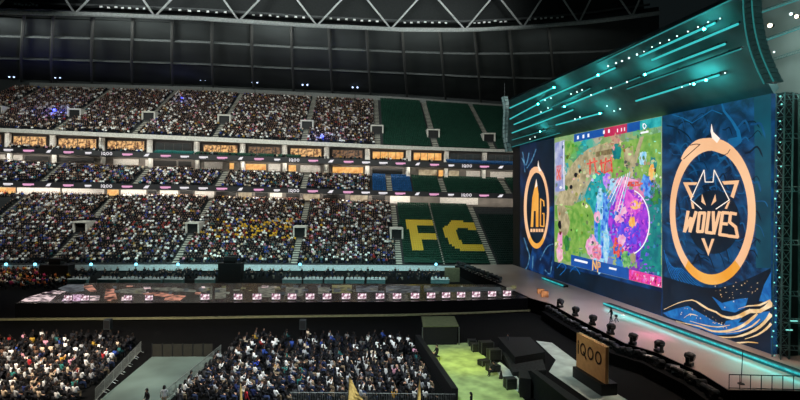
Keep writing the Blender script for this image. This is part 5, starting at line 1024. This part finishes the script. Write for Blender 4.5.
# ================================================================== LIGHT
def area(name, loc, target, W_, size, col, spread=math.pi):
    l = bpy.data.lights.new(name, 'AREA'); l.energy = W_; l.shape = 'RECTANGLE'; l.size = size[0]; l.size_y = size[1]; l.color = col; l.spread = spread
    o = bpy.data.objects.new(name, l); COL.objects.link(o); o.location = loc; o.rotation_euler = (Vector(target)-Vector(loc)).to_track_quat('-Z', 'Y').to_euler(); return o
def spot(name, loc, target, W_, col, ang, blend=.5, r=.5):
    l = bpy.data.lights.new(name, 'SPOT'); l.energy = W_; l.color = col; l.spot_size = math.radians(ang); l.spot_blend = blend; l.shadow_soft_size = r
    o = bpy.data.objects.new(name, l); COL.objects.link(o); o.location = loc; o.rotation_euler = (Vector(target)-Vector(loc)).to_track_quat('-Z', 'Y').to_euler(); return o
for i, (x, w) in enumerate(((-85, 8000), (-55, 8000), (-25, 7600), (5, 4600), (32, 1500))):
    p = SP(x, -8, 44); area('stand_floodlight', p, SP(x, 30, 20), w, (10, 2), (.93, 1, .95))
area('floor_floodlight', (-36, 28, 30), (-33, 46, 0), 5200, (4, 4), (1, .86, .72), 1.3)
area('floor_floodlight', (-6, 27, 32), (-7, 46, 0), 3600, (4, 4), (.86, .95, 1), 1.3)
spot('aisle_spot', (-16, 30, 26), atz(145, 380, 0), 12000, (1, 1, .9), 11, 1); spot('turf_spot', (6, 40, 26), atz(464, 362, 0), 24000, (.95, 1, .16), 20, .9); spot('turf_spot', (6, 34, 24), atz(480, 390, 0), 9000, (.7, 1, .6), 22, .9)
spot('walkway_spot', (12, 36, 22), atz(585, 366, 0), 5000, (.75, 1, .92), 24, .8); spot('sign_spot', (5, 36, 14), sl_.lerp(sr_, .5)+Vector((0, 0, 1.5)), 1900, (1, .88, .72), 22, .7)
area('stage_wash', K(690, 30, 2.0), atz(690, 352, ZS), 1450, (3, 1), (1, .74, .6), 1.4); area('stage_wash', K(610, 80, 2.0), atz(600, 310, ZS), 1500, (3, 1), (.9, .85, 1), 1.4)
spot('stage_spot', K(650, 60, 2), atz(655, 336, ZS), 42000, (1, .2, .55), 10, 1); spot('stage_spot', K(730, 40, 2), atz(765, 370, ZS), 32000, (.15, 1, .9), 18, 1); spot('stage_spot', K(600, 90, 2), atz(628, 318, ZS), 36000, (.15, 1, .9), 10, 1)
area('truss_fill', (-20, 62, 50), (-20, 102, 56), 3200, (80, 1), (.95, 1, .98), .5); area('haze_fill', BP(800, 40, 2), BP(790, 40, -3), 700, (3, 3), (.8, 1, .95))  # unseen fill lights added for the roof truss and the haze sheet
area('pitch_side_fill', (-20, 86, 16), (-20, 104, 0), 3800, (70, 1), (.6, 1, 1), 1.3)  # unseen teal fill added to brighten the pitch side
for nm, f0, d_, w_ in (('suite_fill', fas_lo, 29.5, 300), ('middle_fill', rb1lo, 31, 420), ('lower_fill', rb2lo, 25.5, 500)):  # unseen strips added under the slabs to brighten walls and columns
    for s_ in (-90, -60, -30, 0, 28):
        p = SP(s_, d_, float(f0(s_))-.12); o = area(nm, p, p+B_*1.2-Vector((0, 0, 1)), w_*(1.5 if s_ < 10 else .9), (28, .3), (1, .93, .82)); o.rotation_euler[2] += 0
area('roof_fill', (-30, 92, 34), (-30, 125, 54), 1500, (60, 1), (.9, 1, .97)); area('canopy_fill', W(640, 250)+WN_*16-Vector((0, 0, 2)), K(640, 70), 60, (20, 1), (.2, 1, .95)); AM = atp(757, 40, K(752, 0, 1.2), WN_); spot('array_fill', AM+Vector((-5, -12, -5)), AM, 1100, (.5, 1, .95), 50, .8); area('drape_fill', BP(806, 220, 1.4), BP(800, 220, -2.4), 110, (1, 18), (.5, 1, .9)); sa, sb = atz(603, 305.4, ZS+.2), atz(812, 382.5, ZS+.2); sx_ = Vector(((sa-sb).y, -(sa-sb).x, 0)).normalized(); sx_ = sx_ if sx_.x < 0 else -sx_  # unseen fills added to lift roof, canopy, array and drape
for t_ in (.14, .38, .62, .86): q_ = sa.lerp(sb, t_)+sx_*.12; o = area('step_glow', q_, q_+sx_*1.0-Vector((0, 0, .25)), 13, (.2, (sa-sb).length*.24), (.12, 1, .95)); o.rotation_euler = Matrix((sa-sb).normalized().cross(-(sx_-Vector((0, 0, .25))).normalized()).to_tuple() and [list(r) for r in Matrix(((sa-sb).normalized().cross(-(sx_-Vector((0, 0, .25))).normalized()), (sa-sb).normalized(), -(sx_-Vector((0, 0, .25))).normalized())).transposed()]).to_euler()
spot('side_crowd_spot', (-60, 70, 30), (-68, 90, 0), 9000, (1, .72, .5), 34, .9)
w = bpy.data.worlds.new('night'); S.world = w; w.use_nodes = True; w.node_tree.nodes['Background'].inputs['Color'].default_value = (.55, .8, .85, 1); w.node_tree.nodes['Background'].inputs['Strength'].default_value = .008
S.view_settings.view_transform = 'Standard'; S.view_settings.look = 'None'; S.view_settings.exposure = 0; S.view_settings.gamma = 1
S.view_settings.use_curve_mapping = False
try: S.cycles.use_denoising = True; S.cycles.max_bounces = 4; S.cycles.sample_clamp_indirect = 3
except Exception: pass
for k, v in LAB.items():
    if len(v) > 1: print('SAME LABEL', len(v), k)
